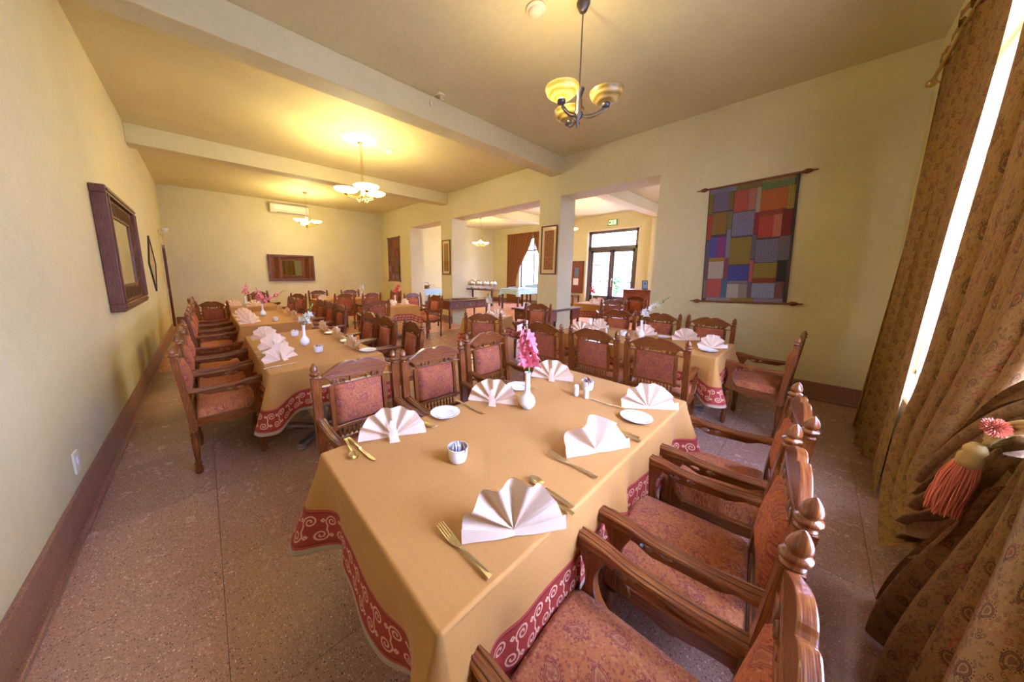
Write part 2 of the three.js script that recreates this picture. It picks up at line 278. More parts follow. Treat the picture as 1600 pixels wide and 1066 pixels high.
// floor: bedding, then polished terrazzo slabs laid one by one near the camera
{
  const fl = structGroup('floor');
  part('bedding', box(XF - XL + 0.9, 0.2, ZF - ZB + 0.9, (XF + XL) / 2, -0.104, (ZF + ZB) / 2), M.grout, fl);
  const S = 0.76, gap = 0.0016, variants = [];
  const tones = [0.96, 1.04, 0.9, 1.0].map((k) => { const m = M.terrazzo.clone(); m.color = rgb(k, k * 0.985, k * 0.97); return m; });
  for (let k = 0; k < 4; k++) variants.push(boxUV(new RoundedBoxGeometry(S - gap, 0.012, S - gap, 1, 0.0015), 'x', k * 0.37, k * 0.61));
  const xs = []; for (let i = -1; i < 8; i++) xs.push(-0.07 + i * S);
  const zLast = -1.92 - 6 * S;
  for (let i = 0; i < 9; i++) for (let j = -4; j < 6; j++) {
    const x0 = Math.max(XL, xs[i]), x1 = Math.min(XR, xs[i] + S), z1 = -1.92 - j * S, z0 = z1 - S;
    if (x1 - x0 < 0.02) continue;
    const k = Math.floor(rnd() * 4), zz1 = Math.min(ZF, z1);
    const g = x1 - x0 > S - 0.01 && zz1 === z1 ? variants[k] : boxUV(new RoundedBoxGeometry(x1 - x0 - gap, 0.012, zz1 - z0 - gap, 1, 0.0015), 'x', rnd(), rnd());
    part('floor_slab', g, tones[k], fl).position.set((x0 + x1) / 2, -0.006, (zz1 + z0) / 2);
  }
  part('far_slabs', [box(XR - XL, 0.012, zLast - ZB, (XR + XL) / 2, -0.006, (zLast + ZB) / 2, 0, 'x'), box(XF - XR + 0.02, 0.012, ZF - ZB, (XF + XR) / 2 + 0.01, -0.006, (ZF + ZB) / 2, 0, 'x')], M.terrazzo, fl).userData.kind = 'stuff';
}
// windows in the front wall: one behind the curtains, one in the next room
[[ 'window_1', WIN, 5], ['window_3', WIN3, 4]].forEach(([name, [x0, x1, y0, y1], n]) => {
  const g = structGroup(name), z = ZF + 0.16, bars = [], st = (x1 - x0 - 0.06) / (n - 1);
  for (let i = 0; i < n; i++) bars.push(box(0.06, y1 - y0, 0.06, x0 + 0.03 + i * st, (y0 + y1) / 2, z, 0.005));
  for (const y of [y0 + 0.03, 2.35, y1 - 0.03]) bars.push(box(x1 - x0, 0.06, 0.06, (x0 + x1) / 2, y, z, 0.005));
  part('window_frame', bars, M.white, g);
  for (let i = 0; i < n - 1; i++) part('pane', box(st - 0.05, y1 - y0, 0.006, x0 + 0.03 + (i + 0.5) * st, (y0 + y1) / 2, z), M.glass, g);
  part('window_sill', box(x1 - x0 + 0.06, 0.04, 0.2, (x0 + x1) / 2, y0 - 0.001, ZF + 0.07, 0.008), M.white, g);
});
// window in the far room
{
  const g = structGroup('window_2'), x = XF + 0.12, bars = [];
  for (const z of [-8.58, -9.35, -10.12]) bars.push(box(0.06, 2.42, 0.06, x, 1.99, z, 0.005));
  for (const y of [0.81, 2.6, 3.17]) bars.push(box(0.07, 0.07, 1.6, x, y, -9.35, 0.005));
  part('window_frame', bars, M.blueFrame, g);
  for (const z of [-8.965, -9.735]) part('pane', box(0.006, 2.36, 0.74, x, 1.99, z), M.glass, g);
  part('window_sill', box(0.18, 0.04, 1.64, XF + 0.05, 0.77, -9.35, 0.008), M.cream, g);
}
// glazed double door of the far room, with a fanlight
{
  const g = structGroup('door_2'), x = XF + 0.1, zc = -5.515;
  part('door_frame', [box(0.14, 3.16, 0.1, x, 1.58, -4.6, 0.006), box(0.14, 3.16, 0.1, x, 1.58, -6.43, 0.006), box(0.14, 0.1, 1.93, x, 3.11, zc, 0.006), box(0.14, 0.13, 1.93, x, 2.5, zc, 0.006)], M.blueFrame, g);
  part('fanlight_pane', box(0.006, 0.5, 1.74, x, 2.81, zc), M.glass, g);
  for (const s of [-1, 1]) {
    const c = zc + s * 0.435, b = [];
    for (const z of [c - 0.385, c + 0.385]) b.push(box(0.05, 2.42, 0.095, x, 1.225, z, 0.005));
    b.push(box(0.05, 0.1, 0.86, x, 2.385, c, 0.005), box(0.05, 0.62, 0.86, x, 0.33, c, 0.005), box(0.03, 0.25, 0.5, x - 0.02, 0.33, c, 0.01));
    const leaf = part('door_leaf', b, M.blueFrame, g);
    part('glazing_bar', [box(0.03, 1.7, 0.03, x, 1.49, c, 0.004), box(0.03, 0.022, 0.7, x, 1.85, c), box(0.03, 0.022, 0.7, x, 1.2, c)], M.blueFrame, leaf);
    for (const zz of [-1, 1]) for (const [y, h] of [[0.92, 0.54], [1.525, 0.62], [2.1, 0.47]]) part('pane', box(0.006, h, 0.31, x, y, c + zz * 0.17), M.glass, leaf);
    part('door_handle', tube([[x - 0.03, 1.0, zc + s * 0.06], [x - 0.09, 1.02, zc + s * 0.06], [x - 0.09, 1.3, zc + s * 0.06], [x - 0.03, 1.32, zc + s * 0.06]], 0.012, 16, 6), M.brass, leaf);
  }
  part('door_reveal', [box(0.12, 3.2, 0.05, XF - 0.0, 1.6, -6.52, 0.005), box(0.12, 0.05, 2.04, XF, 3.19, zc, 0.005)], M.cream, g);
}
// brown door at the far end of the left wall
{
  const g = structGroup('door_1'), x = XL - 0.1;
  part('door_frame', [box(0.24, 2.15, 0.06, XL - 0.1, 1.075, -10.75, 0.006), box(0.24, 2.15, 0.06, XL - 0.1, 1.075, -11.69, 0.006), box(0.24, 0.06, 1.0, XL - 0.1, 2.09, -11.22, 0.006)], M.woodDark, g);
  const leaf = part('door_leaf', [box(0.045, 2.05, 0.88, x, 1.03, -11.22, 0.004), box(0.02, 0.7, 0.6, x + 0.025, 1.55, -11.22, 0.008), box(0.02, 0.7, 0.6, x + 0.025, 0.6, -11.22, 0.008)], M.woodDark, g);
  part('door_handle', tube([[x + 0.02, 1.0, -11.58], [x + 0.07, 1.0, -11.58], [x + 0.07, 1.0, -11.47]], 0.01, 10, 6), M.brass, leaf);
  part('architrave', [box(0.03, 2.42, 0.07, XL + 0.012, 1.21, -10.62, 0.006), box(0.03, 2.42, 0.07, XL + 0.012, 1.21, -11.82, 0.006), box(0.03, 0.07, 1.27, XL + 0.012, 2.4, -11.22, 0.006)], M.wall, g);
}
// outdoors beyond the far room and the front window
{
  const s = struct('courtyard', [box(30, 0.2, 60, XF + 15.3, -0.2, -5), box(60, 0.2, 30, 10, -0.2, ZF + 15.3)], M.plaza);
  const b = thing('courtyard_building', 'pale building across the courtyard with a red and a violet door', 'building', [0, 0, 0]);
  const sh = shapeOf(rectPts(-2, -0.15, 24, 3.7)); for (const u of [[9.72, 10.18], [8.92, 9.32], [11.6, 12.6]]) sh.holes.push(holeOf(rectPts(u[0], 0, u[1], 2.3)));
  part('facade', boxUV(extr(sh, 0.3).rotateY(Math.PI / 2).translate(19, 0, 0), 'y'), M.outWall, b);
  part('roof', box(1.2, 0.2, 27, 19.0, 3.8, -11, 0.02), M.outWall, b);
  part('door', box(0.08, 2.3, 0.46, 19.1, 1.15, -9.95, 0.01), std({ color: rgb(0.5, 0.05, 0.06), roughness: 0.5 }), b);
  part('door', box(0.08, 2.3, 0.4, 19.1, 1.15, -9.12, 0.01), std({ color: rgb(0.12, 0.09, 0.36), roughness: 0.5 }), b);
  part('door', box(0.08, 2.3, 1.0, 19.1, 1.15, -12.1, 0.01), std({ color: rgb(0.4, 0.06, 0.06), roughness: 0.5 }), b);
  const shrub = (name, label, x, y, z, r, n) => {
    const t = thing(name, label, 'shrub', [x, -0.1, z]), L = [];
    for (let i = 0; i < n; i++) { const a = rnd() * 6.283, h = Math.pow(rnd(), 0.7), q = r * Math.sqrt(1 - (h - 0.4) * (h - 0.4)) * Math.sqrt(rnd()); const g = new THREE.SphereGeometry(0.09, 4, 3); g.scale(1, 0.25, 0.55); g.rotateX(rnd() * 3); g.rotateY(rnd() * 6.3); g.rotateZ(rnd() * 2 - 1); g.translate(q * Math.cos(a), 0.1 + h * y, q * Math.sin(a)); L.push(g); }
    part('foliage', L, M.leaf, t); part('stem', tube([[0, 0, 0], [0.02, y * 0.4, 0.02], [0, y * 0.8, 0]], 0.025, 8, 6), M.woodDark, t);
  };
  shrub('round_shrub', 'round green shrub outside behind the right leaf of the glazed door', 15, 1.15, -5.8, 0.55, 420);
  shrub('tall_shrub', 'tall narrow shrub outside behind the middle of the glazed door', 15, 1.4, -6.8, 0.18, 220);
}

// ---------------------------------------------------------------- things fixed to walls and ceiling
// chandelier with three bowl shades; lit ones carry a lamp in each bowl
const shadeDim = std({ color: rgb(0.78, 0.60, 0.28), roughness: 0.35, transmission: 0.35, emissive: rgb(0.9, 0.52, 0.14), emissiveIntensity: 0.10, map: dataTex(64, 256, [1, 1], (u, v) => { const k = 0.8 + 0.2 * Math.sin(v * 40 + 3 * n8(u * 8, v * 8)); return [255 * k, 240 * k, 220 * k * k]; }) });
const shadeAmber = shadeDim.clone(); shadeAmber.emissiveIntensity = 0.55;
const shadeLit = std({ color: rgb(0.9, 0.84, 0.66), roughness: 0.4, transmission: 0.4, emissive: rgb(1, 0.82, 0.45), emissiveIntensity: 0.75 });
const bulbLit = std({ color: rgb(1, 1, 1), emissive: rgb(1, 0.9, 0.7), emissiveIntensity: 2.5 });
function chandelier(name, label, x, z, yHub, litAll, radius, bowlR, metal, spin, rosette, deep) {
  const t = thing(name, label, 'chandelier', [x, yHub, z]), top = HC - yHub;
  part('rod', [tube([[0, 0, 0], [0, top - 0.02, 0]], rosette ? 0.008 : 0.006, 4, 8), ...(rosette ? [tube([[0.022, 0.12, 0], [0.022, top - 0.1, 0]], 0.006, 4, 6)] : [])], metal, t);
  part('hub', lathe([[0.0, -0.09], [0.012, -0.08], [0.02, -0.05], [0.01, -0.03], [0.035, -0.005], [0.04, 0.03], [0.028, 0.05], [0.03, 0.12], [0.022, 0.15], [0.045, 0.22], [0.04, 0.225], [0.006, 0.2]], 18), metal, t);
  part('canopy', lathe([[0.0, top - 0.0], [0.055, top - 0.0], [0.055, top - 0.02], [0.03, top - 0.07], [0.008, top - 0.075]], 18), metal, t);
  for (let k = 0; k < 3; k++) {
    const lit = Array.isArray(litAll) ? litAll[k] : litAll;
    const a = spin + k * 2 * Math.PI / 3, c = Math.cos(a), s = Math.sin(a), bx = c * radius, bz = s * radius;
    const arm = part('arm', [tube([[c * 0.03, 0, s * 0.03], [c * radius * 0.5, -0.02, s * radius * 0.5], [c * radius * 0.93, 0.015, s * radius * 0.93], [bx, 0.045, bz]], 0.008, 14, 6), tube([[c * 0.03, 0.02, s * 0.03], [c * radius * 0.5, 0.005, s * radius * 0.5], [c * radius * 0.9, 0.03, s * radius * 0.9]], 0.006, 12, 6), lathe([[0, 0.03], [0.03, 0.035], [0.036, 0.06], [0.03, 0.075], [0, 0.075]], 14).translate(bx, 0, bz)], metal, t);
    const bd = deep ? 0.085 : 0.06, bowl = lathe([[0.02, 0.07], [bowlR * 0.55, 0.078], [bowlR * 0.85, 0.07 + bd * 0.45], [bowlR, 0.07 + bd], [bowlR * 0.985, 0.075 + bd], [bowlR * 0.82, 0.082 + bd * 0.45], [bowlR * 0.5, 0.088], [0.0, 0.085]], 32).translate(bx, 0, bz);
    const sh = part('shade', bowl, lit ? (deep ? shadeAmber : shadeLit) : shadeDim, t);
    part('bulb', new THREE.SphereGeometry(0.022, 12, 8).translate(bx, 0.13, bz), lit ? bulbLit : M.white, sh);
    if (lit) { const L = new THREE.PointLight(LAMP, LAMP_CD * lit); L.name = 'chandelier_light'; L.position.set(bx, 0.135, bz); L.castShadow = true; L.shadow.radius = 1.1; t.add(L); }
    if (rosette) for (let q = -1; q <= 1; q++) part('leaf_ornament', tube([[c * 0.03, -0.02, s * 0.03], [Math.cos(a + q * 0.5) * 0.07, -0.05 - 0.03 * q * q, Math.sin(a + q * 0.5) * 0.07], [Math.cos(a + q * 0.5) * 0.11, -0.02, Math.sin(a + q * 0.5) * 0.11]], 0.006, 8, 5), metal, arm);
  }
  if (rosette) part('ceiling_rosette', lathe([[0.0, top - 0.05], [0.09, top - 0.045], [0.10, top - 0.03], [0.16, top - 0.03], [0.17, top - 0.018], [0.22, top - 0.018], [0.23, top - 0.008], [0.29, top - 0.008], [0.295, top - 0.0]], 40), M.cream, t);
  return t;
}
chandelier('chandelier', 'chandelier with three striped amber bowls, one of them glowing, nearest the camera', 2.55, -1.6, 2.86, [0, 0.55, 0], 0.225, 0.138, M.darkMetal, 1.15, false, true);
chandelier('chandelier', 'lit brass chandelier with three white bowls under a round ceiling rosette', 2.2, -5.62, 2.80, 1, 0.27, 0.205, M.brass, 1.69, true, false);
chandelier('chandelier', 'lit chandelier hanging before the air conditioner on the back wall', 2.36, -10.24, 2.82, 0.8, 0.25, 0.15, M.brass, 0.5, false, false);
chandelier('chandelier', 'lit chandelier in the next room above the chafing dishes', 8.66, -9.78, 2.64, 0.8, 0.26, 0.12, M.brass, 0.2, false, false);
chandelier('chandelier', 'lit chandelier in the next room half hidden by the pillar beside the glazed door', 8.55, -5.62, 2.80, 0.8, 0.3, 0.16, M.brass, 0.35, false, false);

// air conditioner on the back wall
{
  const t = thing('air_conditioner', 'long white split air conditioner high on the back wall', 'air conditioner', [2.28, 3.33, ZB + 0.004]);
  const s = shapeOf([[0, 0.03], [0.06, 0], [0.17, 0.03], [0.21, 0.1], [0.2, 0.27], [0.17, 0.29], [0, 0.29]]);
  part('casing', boxUV(extr(s, 1.07, 0.006).rotateY(-Math.PI / 2).translate(0.535, 0, 0), 'x'), M.cream, t);
  part('front_panel', box(0.94, 0.15, 0.012, 0.02, 0.185, 0.205, 0.005), M.white, t);
  part('air_flap', box(0.78, 0.012, 0.06, 0.03, 0.028, 0.155, 0.004).rotateX(0.0), M.darkMetal, t);
  part('cable', tube([[0.55, 0.05, 0.03], [0.56, -0.1, 0.012], [0.56, -0.5, 0.012]], 0.007, 10, 6), M.cream, t);
}
// smoke detectors and small ceiling fittings
function detector(label, x, z) {
  const t = thing('smoke_detector', label, 'smoke detector', [x, HC, z]);
  part('base', lathe([[0, 0], [0.085, 0], [0.085, -0.014], [0.06, -0.02]], 24), M.cream, t); part('sensor_head', lathe([[0.062, -0.014], [0.06, -0.035], [0.035, -0.05], [0, -0.052]], 24), M.cream, t);
}
detector('round smoke detector on the ceiling left of the nearest chandelier', 2.31, -1.91);
detector('round smoke detector on the ceiling right of the ceiling rosette', 2.79, -5.73);
{ const t = thing('ceiling_fitting', 'small cream fitting on the ceiling beside the near beam', 'ceiling fitting', [2.43, HC, -3.52]);
  part('base', box(0.09, 0.018, 0.05, 0, -0.009, 0, 0.005), M.cream, t); part('nozzle', lathe([[0.014, 0], [0.016, -0.03], [0.03, -0.05], [0.0, -0.055]], 16).translate(0.01, -0.015, 0), M.cream, t);
  part('beam_box', box(0.028, 0.06, 0.02, -0.075, -0.1, -0.11, 0.004), M.cream, t); part('conduit', tube([[-0.02, -0.012, 0], [-0.06, -0.02, -0.06], [-0.075, -0.08, -0.108]], 0.005, 10, 6), M.cream, t); }
{ const t = thing('exit_sign', 'small lit exit sign with a running figure above the glazed door', 'exit sign', [XF - 0.03, 3.43, -5.53], -Math.PI / 2);
  const tex = canvasTex(256, 160, [1, 1], (g, w, h) => { g.fillStyle = '#0e7a3a'; g.fillRect(0, 0, w, h); g.fillStyle = '#f6f3d8'; g.fillRect(10, 10, w - 20, h - 20); g.fillStyle = '#0e7a3a'; g.fillRect(22, 46, 58, 60); g.strokeStyle = '#0e7a3a'; g.lineWidth = 15; g.lineCap = 'round'; g.beginPath(); g.arc(158, 42, 13, 0, 7); g.fill(); g.beginPath(); g.moveTo(154, 62); g.lineTo(142, 96); g.lineTo(164, 112); g.lineTo(160, 138); g.moveTo(142, 96); g.lineTo(122, 118); g.lineTo(102, 116); g.moveTo(154, 64); g.lineTo(176, 84); g.lineTo(194, 78); g.moveTo(152, 66); g.lineTo(126, 72); g.stroke(); });
  const em = std({ map: tex, emissiveMap: tex, emissive: rgb(1, 1, 0.85), emissiveIntensity: 0.7 });
  part('casing', box(0.34, 0.21, 0.05, 0, 0, 0, 0.006), std({ color: rgb(0.10, 0.25, 0.13) }), t); part('sign_face', new THREE.PlaneGeometry(0.32, 0.19).translate(0, 0, 0.027), em, t); }
{ const t = thing('wall_socket', 'small white socket low on the left wall', 'socket', [XL, 0.36, -2.9], Math.PI / 2);
  part('plate', box(0.085, 0.13, 0.012, 0, 0, 0.006, 0.004), M.cream, t); part('switch', box(0.03, 0.05, 0.01, 0, 0.01, 0.014, 0.003), M.white, t); }
{ const t = thing('wall_lamp', 'small white emergency lamp above the brown door', 'emergency lamp', [XL, 2.47, -11.4], Math.PI / 2);
  part('bracket', box(0.2, 0.03, 0.12, 0, -0.02, 0.06, 0.006), M.white, t); part('lamp_head', lathe([[0, 0.0], [0.05, 0.01], [0.07, 0.08], [0.0, 0.1]], 16).translate(0, 0.0, 0.08), M.white, t); }
// diamond picture
{ const t = thing('diamond_picture', 'thin black framed picture hung as a diamond on the left wall', 'picture', [XL + 0.006, 1.62, -8.42], Math.PI / 2);
  const b = []; for (let k = 0; k < 4; k++) { const g = box(0.72, 0.022, 0.024, 0, -0.349, 0.006, 0.003); g.rotateZ(k * Math.PI / 2 + Math.PI / 4); b.push(g); }
  part('frame', b, M.black, t); const p = box(0.68, 0.68, 0.008, 0, 0, 0, 0); p.rotateZ(Math.PI / 4);
  part('picture_panel', p, std({ color: rgb(0.62, 0.5, 0.25), map: T.stitch[3], roughness: 0.7 }), t); }
// mirrors in thick carved frames
function mirror(label, W, Hh, gw, gh, D, pos, turn) {
  const t = thing('carved_mirror', label, 'mirror', pos, turn), mo = 0.075;
  for (const [w, h, x, y] of [[W, mo, 0, Hh / 2 - mo / 2], [W, mo, 0, -Hh / 2 + mo / 2], [mo, Hh - 2 * mo, -W / 2 + mo / 2, 0], [mo, Hh - 2 * mo, W / 2 - mo / 2, 0]])
    part('moulding', [box(w, h, D, x, y, D / 2, 0.008), w > h ? box(w - 0.02, h * 0.3, 0.012, x, y, D + 0.004, 0.005, 'x') : box(mo * 0.3, h, 0.012, x, y, D + 0.004, 0.005, 'y')], M.woodDark, t);
  const s = shapeOf(rectPts(-W / 2 + mo * 0.8, -Hh / 2 + mo * 0.8, W / 2 - mo * 0.8, Hh / 2 - mo * 0.8)); s.holes.push(holeOf(rectPts(-gw / 2, -gh / 2, gw / 2, gh / 2)));
  part('carved_panel', boxUV(extr(s, D * 0.62, 0.006).translate(0, 0, 0.004), 'x'), M.woodCarved, t);
  const orn = [], q = D * 0.64;
  const ring = (x, y, r) => { orn.push(new THREE.TorusGeometry(r, r * 0.2, 6, 18).translate(x, y, q), new THREE.SphereGeometry(r * 0.45, 10, 6).scale(1, 1, 0.5).translate(x, y, q)); for (let k = 0; k < 6; k++) orn.push(new THREE.SphereGeometry(r * 0.28, 6, 4).scale(1, 1, 0.5).translate(x + 0.68 * r * Math.cos(k * 1.047), y + 0.68 * r * Math.sin(k * 1.047), q)); };
  const sx = (W / 2 - mo + gw / 2) / 2, sw = W / 2 - mo - gw / 2;
  for (const sg of [-1, 1]) for (let k = -2; k <= 2; k++) ring(sg * sx, k * Hh * 0.155, Math.min(sw * 0.32, Hh * 0.075));
  const ty = (Hh / 2 - mo + gh / 2) / 2, th = Hh / 2 - mo - gh / 2;
  for (const sg of [-1, 1]) for (let k = -3; k <= 3; k++) ring(k * gw * 0.155, sg * ty, th * 0.34);
  part('carved_ornament', orn, M.woodCarved, t);
  part('inner_bead', [box(gw + 0.02, 0.014, 0.014, 0, gh / 2, q, 0.004), box(gw + 0.02, 0.014, 0.014, 0, -gh / 2, q, 0.004), box(0.014, gh, 0.014, -gw / 2, 0, q, 0.004), box(0.014, gh, 0.014, gw / 2, 0, q, 0.004)], M.woodDark, t);
  part('mirror_glass', box(gw, gh, 0.006, 0, 0, D * 0.58), M.mirror, t);
  return t;
}
mirror('wide mirror in a thick carved brown frame on the left wall', 1.65, 1.17, 1.0, 0.68, 0.1, [XL, 1.685, -5.33], Math.PI / 2);
mirror('mirror in a carved brown frame on the back wall below the air conditioner', 1.31, 0.85, 0.56, 0.5, 0.1, [2.225, 1.615, ZB], 0);
// framed textiles on the pillars
function framed(label, x, y, z, w, h, col, tex) {
  const t = thing('framed_textile', label, 'framed picture', [x, y, z], -Math.PI / 2), f = 0.026;
  part('frame', [box(w, f, 0.03, 0, h / 2 - f / 2, 0.015, 0.004), box(w, f, 0.03, 0, -h / 2 + f / 2, 0.015, 0.004), box(f, h - 2 * f, 0.03, -w / 2 + f / 2, 0, 0.015, 0.004), box(f, h - 2 * f, 0.03, w / 2 - f / 2, 0, 0.015, 0.004)], M.woodDark, t);
  part('mount', box(w - 2 * f, h - 2 * f, 0.01, 0, 0, 0.008), std({ color: rgb(0.72, 0.55, 0.28) }), t);
  part('textile', box(w - 0.17, h - 0.2, 0.004, 0, 0, 0.015), std({ color: col, map: tex, roughness: 0.85 }), t);
  part('glass', box(w - 2 * f, h - 2 * f, 0.003, 0, 0, 0.023), M.glass, t);
}
framed('tall framed textile with pink and brown weave on the pillar by the glazed door', XR - 0.001, 1.98, -3.9, 0.40, 1.0, rgb(0.95, 0.62, 0.58), T.curtain);
framed('tall framed golden textile on the pillar beside the third opening', XR - 0.001, 1.95, -7.585, 0.40, 1.0, rgb(0.95, 0.8, 0.42), T.curtain);
// patchwork hangings: every patch is sewn on as its own piece
const PATCH = [ // u0, u1, v0, v1, colour, pattern
  [0.0, 0.33, 0.0, 0.045, '#8a86a0', 0], [0.34, 0.62, 0.0, 0.05, '#96834a', 1], [0.63, 0.98, 0.0, 0.03, '#a08a58', 2], [0.63, 0.97, 0.035, 0.08, '#6f8a58', 3],
  [0.06, 0.25, 0.055, 0.2, '#7d6f92', 3], [0.0, 0.05, 0.05, 0.22, '#8c7c34', 2], [0.26, 0.305, 0.055, 0.2, '#8c7c34', 1], [0.32, 0.49, 0.06, 0.225, '#c25a4c', 2], [0.495, 0.57, 0.06, 0.225, '#d08a78', 1], [0.58, 0.625, 0.06, 0.25, '#cbbfa8', 1], [0.635, 0.905, 0.09, 0.245, '#c9722a', 2], [0.915, 0.985, 0.085, 0.255, '#b49a3e', 0],
  [0.0, 0.05, 0.235, 0.44, '#d05a38', 1], [0.06, 0.24, 0.22, 0.40, '#9c7a30', 2], [0.25, 0.305, 0.22, 0.36, '#7d7a4a', 3], [0.32, 0.57, 0.24, 0.43, '#8b84a8', 3], [0.575, 0.625, 0.26, 0.425, '#9e2a34', 0], [0.635, 0.88, 0.255, 0.285, '#b04a40', 1], [0.635, 0.79, 0.295, 0.46, '#cc4a40', 0], [0.795, 0.875, 0.295, 0.46, '#d8826a', 0], [0.885, 0.985, 0.27, 0.46, '#8a2530', 2],
  [0.0, 0.045, 0.455, 0.63, '#6a6880', 0], [0.055, 0.13, 0.43, 0.60, '#5560b8', 3], [0.135, 0.25, 0.43, 0.60, '#9a3a94', 2], [0.26, 0.305, 0.37, 0.61, '#8f98a8', 0], [0.315, 0.565, 0.45, 0.67, '#9c8834', 2], [0.575, 0.615, 0.44, 0.63, '#77788c', 1], [0.625, 0.87, 0.485, 0.66, '#807c9c', 3], [0.88, 0.985, 0.47, 0.65, '#8a8290', 1],
  [0.05, 0.25, 0.61, 0.635, '#c89a34', 1], [0.05, 0.245, 0.645, 0.79, '#d8d0c0', 0], [0.255, 0.305, 0.62, 0.79, '#a05a70', 1], [0.315, 0.56, 0.685, 0.81, '#4a50b4', 3], [0.57, 0.61, 0.645, 0.82, '#cf6a78', 2], [0.62, 0.875, 0.675, 0.79, '#a2923a', 2], [0.885, 0.97, 0.66, 0.82, '#2a2c38', 2], [0.62, 0.87, 0.798, 0.83, '#a8482a', 1],
  [0.0, 0.04, 0.64, 0.8, '#806a70', 1], [0.0, 0.04, 0.81, 0.97, '#9a8078', 0], [0.05, 0.235, 0.80, 0.955, '#d0605c', 3], [0.24, 0.305, 0.80, 0.955, '#4a80b4', 2], [0.315, 0.56, 0.82, 0.835, '#9a98a8', 2], [0.315, 0.455, 0.845, 0.96, '#d4d0cc', 0], [0.46, 0.56, 0.845, 0.96, '#b8b4ae', 1], [0.57, 0.61, 0.83, 0.96, '#806a7a', 0], [0.62, 0.87, 0.84, 0.955, '#a8b0d8', 3], [0.88, 0.965, 0.83, 0.955, '#a0707a', 1], [0.05, 0.36, 0.965, 0.99, '#a8a2b0', 2], [0.37, 0.64, 0.965, 0.99, '#b49a48', 1], [0.65, 0.97, 0.965, 0.99, '#9c98b4', 2]];
function hanging(label, w, h, pos, turn, rodOver, dull) {
  const t = thing('patchwork_hanging', label, 'wall hanging', pos, turn);
  const edge = std({ color: rgb(0.07, 0.055, 0.065), roughness: 0.9 });
  part('backing_cloth', box(w, h, 0.008, 0, 0, 0.004), edge, t);
  const mats = new Map();
  for (const [u0, u1, v0, v1, c, k] of PATCH) {
    const key = c + k; if (!mats.has(key)) { const col = new THREE.Color(c).lerp(new THREE.Color('#7a6f68'), 0.14); if (dull) { col.lerp(new THREE.Color('#8a4a20'), 0.55); } mats.set(key, std({ color: col, map: T.stitch[k], bumpMap: T.stitch[k], bumpScale: 0.002, roughness: 0.9 })); }
    part('patch', box((u1 - u0 + 0.008) * (w - 0.03), (v1 - v0 + 0.008) * h, 0.005, (-0.5 + (u0 + u1) / 2) * (w - 0.03), (0.5 - (v0 + v1) / 2) * h, 0.0105, 0.002), mats.get(key), t);
  }
  for (const s of [-1, 1]) {
    const L = w + 2 * rodOver, r = part('hanging_rod', lathe([[0, -L / 2 + 0.07], [0.013, -L / 2 + 0.08], [0.013, L / 2 - 0.08], [0, L / 2 - 0.07]], 12).rotateZ(Math.PI / 2).translate(0, s * h / 2, 0.012), M.wood, t);
    for (const q of [-1, 1]) part('rod_finial', lathe([[0, 0], [0.016, 0.005], [0.03, 0.035], [0.022, 0.07], [0.008, 0.09], [0.006, 0.13], [0, 0.135]], 12).rotateZ(-q * Math.PI / 2).translate(q * (L / 2 - 0.1), s * h / 2, 0.012), M.redWood, r);
  }
  return t;
}
{
  const h = hanging('large patchwork textile on two wooden rods on the right wall', 0.90, 1.57, [XR - 0.01, 1.92, -0.71], -Math.PI / 2, 0.115, false);
  h.rotation.z = 0.035;
  hanging('small brown patchwork textile on the right wall near the back corner', 0.95, 1.6, [XR - 0.01, 1.98, -10.98], -Math.PI / 2, 0.06, true);
}
